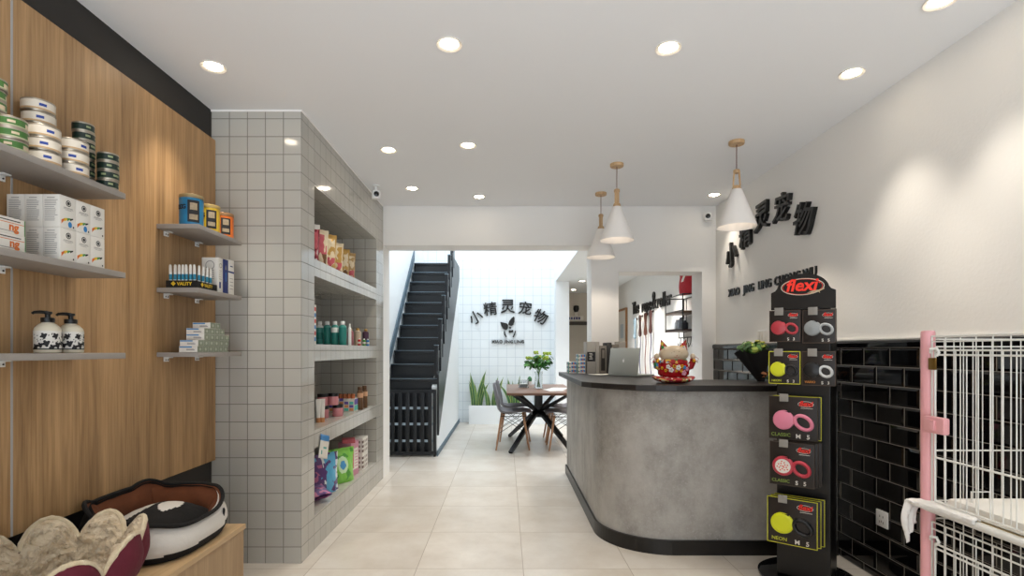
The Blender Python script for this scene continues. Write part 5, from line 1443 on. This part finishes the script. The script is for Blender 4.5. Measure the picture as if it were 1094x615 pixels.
# ================================================================== GROOMING ROOM BEYOND THE COUNTER
lea = [('#8fa6b4', '#7f93a4'), ('#4a2f2a', '#6a6a7e'), ('#6f4434', '#7a5048'), ('#4f2f2a', '#6a6478')]
dh = mat('leash_handle_brown', '#3a241c', .6)
for i, (y, zt) in enumerate(((8.13, 1.71), (7.82, 1.735), (7.52, 1.745), (7.25, 1.765))):
    lab = ['pale blue', 'dark brown', 'russet', 'dark plum'][i] + f' hanging leash with a long strap on the white wall'
    t = thing('hanging_leash', lab, 'leash', (XR, y, zt), 0, 'leashes hanging in the grooming room')
    c1, c2 = mat(f'leash_loop_{i}', lea[i][0], .7), mat(f'leash_strap_{i}', lea[i][1], .7)
    MB().lathe([(.018, 0), (.018, -.012), (.008, -.014), (.008, -.05), (.014, -.055), (0, -.058)], n=14, mtx=Matrix.Rotation(R(90), 4, 'Y')).build('hook', dh, t)
    pts = [(-.04 - .006 * sin(3 * a), .036 * sin(a) * (1 - .15 * cos(a)), -.145 + .15 * cos(a)) for a in [2 * pi * q / 24 for q in range(24)]]
    MB().tube(pts, .014, 8, closed=True).build('loop', c1, t)
    m = MB(); m.grid(lambda u, v: (-.035 + .006 * sin(9 * v), (u - .5) * .040 + .008 * sin(3 * v), -.28 - .72 * v), 3, 24); o = m.build('strap', c2, t); so = o.modifiers.new('thick', 'SOLIDIFY'); so.thickness = .006
    MB().tube([(-.04, .0, -1.0), (-.04, .012, -1.02), (-.04, 0, -1.05), (-.04, -.012, -1.02)], .004, 8, closed=True).build('clip', W['chrome'], t)
# framed picture
t = thing('framed_picture', 'wood framed white picture on the grooming room wall', 'picture', (XR - .002, 9.15, 1.42))
m = MB(); fw, fh = .37, .52
for a, b in (((-fw, -fh), (fw, -fh + .03)), ((-fw, fh - .03), (fw, fh)), ((-fw, -fh + .03), (-fw + .03, fh - .03)), ((fw - .03, -fh + .03), (fw, fh - .03))): m.box((-.035, a[0], a[1]), (0, b[0], b[1]))
m.build('frame', wood_mat('frame_wood', '#7a5638', '#a57a50', 2, 30), t)
m = MB().box((-.012, -fw + .03, -fh + .03), (-.002, fw - .03, fh - .03), 0); A = face('-x', (-.0125, 0, 0)); rect2(m, -.14, .02, .12, .26, A, 1); rect2(m, -.05, -.16, .05, -.06, A, 2)
m.build('print', [W['paper'], mat('faded_print', '#b4bcc0', .6), W['inkgrey']], t)
# wire wall shelf
t = thing('wire_wall_shelf', 'black wire wall shelf with wooden boards and hooks in the grooming room', 'shelf', (XR, 5.72, 0))
y0, y1, za, zb, dp = -.29, .29, 1.43, 1.80, .21
m = MB()
for y in (y0, y1):
    for x in (-.006, -dp): m.tube([(x, y, 1.36 if x > -.1 else 1.43), (x, y, 1.81)], .006, 8)
    m.tube([(-.006, y, 1.81), (-dp, y, 1.81)], .006, 8)
for q in (-.2, 0, .2): m.tube([(-.006, q, 1.43), (-.006, q, 1.81)], .004, 6)
for z in (1.81, 1.455, 1.645):
    m.tube([(-.006, y0, z), (-.006, y1, z)], .006, 8)
    m.tube([(-dp, y0, z), (-dp, y1, z)], .006, 8)
m.build('wire_frame', W['black'], t)
for z in (1.44, 1.63): MB().box((-dp, y0 + .006, z - .008), (-.012, y1 - .006, z + .010)).build('board', dh if z < 1.5 else wood_mat('shelf_board_wood', '#5e4532', '#7f6248', 1, 20), t)
m = MB().tube([(-.06, y0, 1.37), (-.06, y1, 1.37)], .007, 8); 
for y in (y0, y1): m.tube([(-.06, y, 1.37), (-.06, y, 1.44)], .005, 8)
m.build('hook_rail', W['black'], t)
for i in range(5):
    y = -.22 + .11 * i
    MB().tube([(-.06, y, 1.365), (-.065, y, 1.31), (-.07, y + .02, 1.28), (-.085, y + .01, 1.265), (-.095, y - .01, 1.28), (-.09, y - .01, 1.31)], .0045, 8).build('hook', W['black'], t)
redb = mat('red_bag', '#b3202c', .6, bump=.2, scale=30)
bag('drawstring_bag', .24, .15, .25, [redb, W['paper']], 'red drawstring bag lying on top of the black wire shelf', 'bag', None, (XR - .12, 5.57, 1.8165), R(-72), motif=lambda u, v: 1 if .42 < u < .58 and .5 < v < .85 else 0)
for i, (y, hh, c_) in enumerate(((5.90, .12, '#c8ccd0'), (5.78, .14, '#8a9098'), (5.66, .10, '#30343a'))):
    o = MB().lathe([(.034, 0), (.036, .004), (.036, hh * .72), (.022, hh * .82), (.018, hh * .84), (.018, hh), (0, hh)], n=20).build('spray_bottle', mat('spray_' + str(i), c_, .35), None, (XR - .11, y, 1.4505))
    tag(o, ['pale bottle on the lower board of the wire shelf', 'grey bottle in the middle of the wire shelf', 'dark short bottle on the lower board of wire shelf'][i], 'bottle', 'bottles on the black wire shelf')

# ================================================================== DIM ROOM BEHIND THE COLUMN
t = thing('wall_lantern', 'small black wall lantern above the far frosted door', 'lamp', (1.40, 10.548, 2.02))
MB().lathe([(.035, 0), (.035, -.012), (0, -.014)], n=18, mtx=Matrix.Rotation(R(-90), 4, 'X') @ Matrix.Scale(-1, 4, (0, 0, 1))).build('back_plate', W['black'], t)
m = MB().lathe([(.02, .10), (.055, .085), (.06, .02), (.035, -.03), (0, -.035)], c=(0, -.08, 0), n=18); m.tube([(0, -.01, 0), (0, -.05, .01)], .01, 8); m.build('lamp_shade', W['black'], t)
MB().lathe([(.03, -.04), (.034, -.07), (.03, -.12), (0, -.13)], c=(0, -.08, 0), n=18).build('glass_shade', W['paper'], t)
t = thing('door_sign', 'small pale sign plate with dark lettering above the far door', 'sign', (1.33, 10.52, 1.865))
MB().box((-.22, -.012, -.045), (.22, 0, .045), bev=.003).build('plate', W['paper'], t)
m = MB(); A = face('-y', (0, -.0125, 0))
for i in range(7): rect2(m, -.18 + .05 * i, -.025, -.145 + .05 * i, .025, A, 0)
m.build('lettering', W['navy'], t)
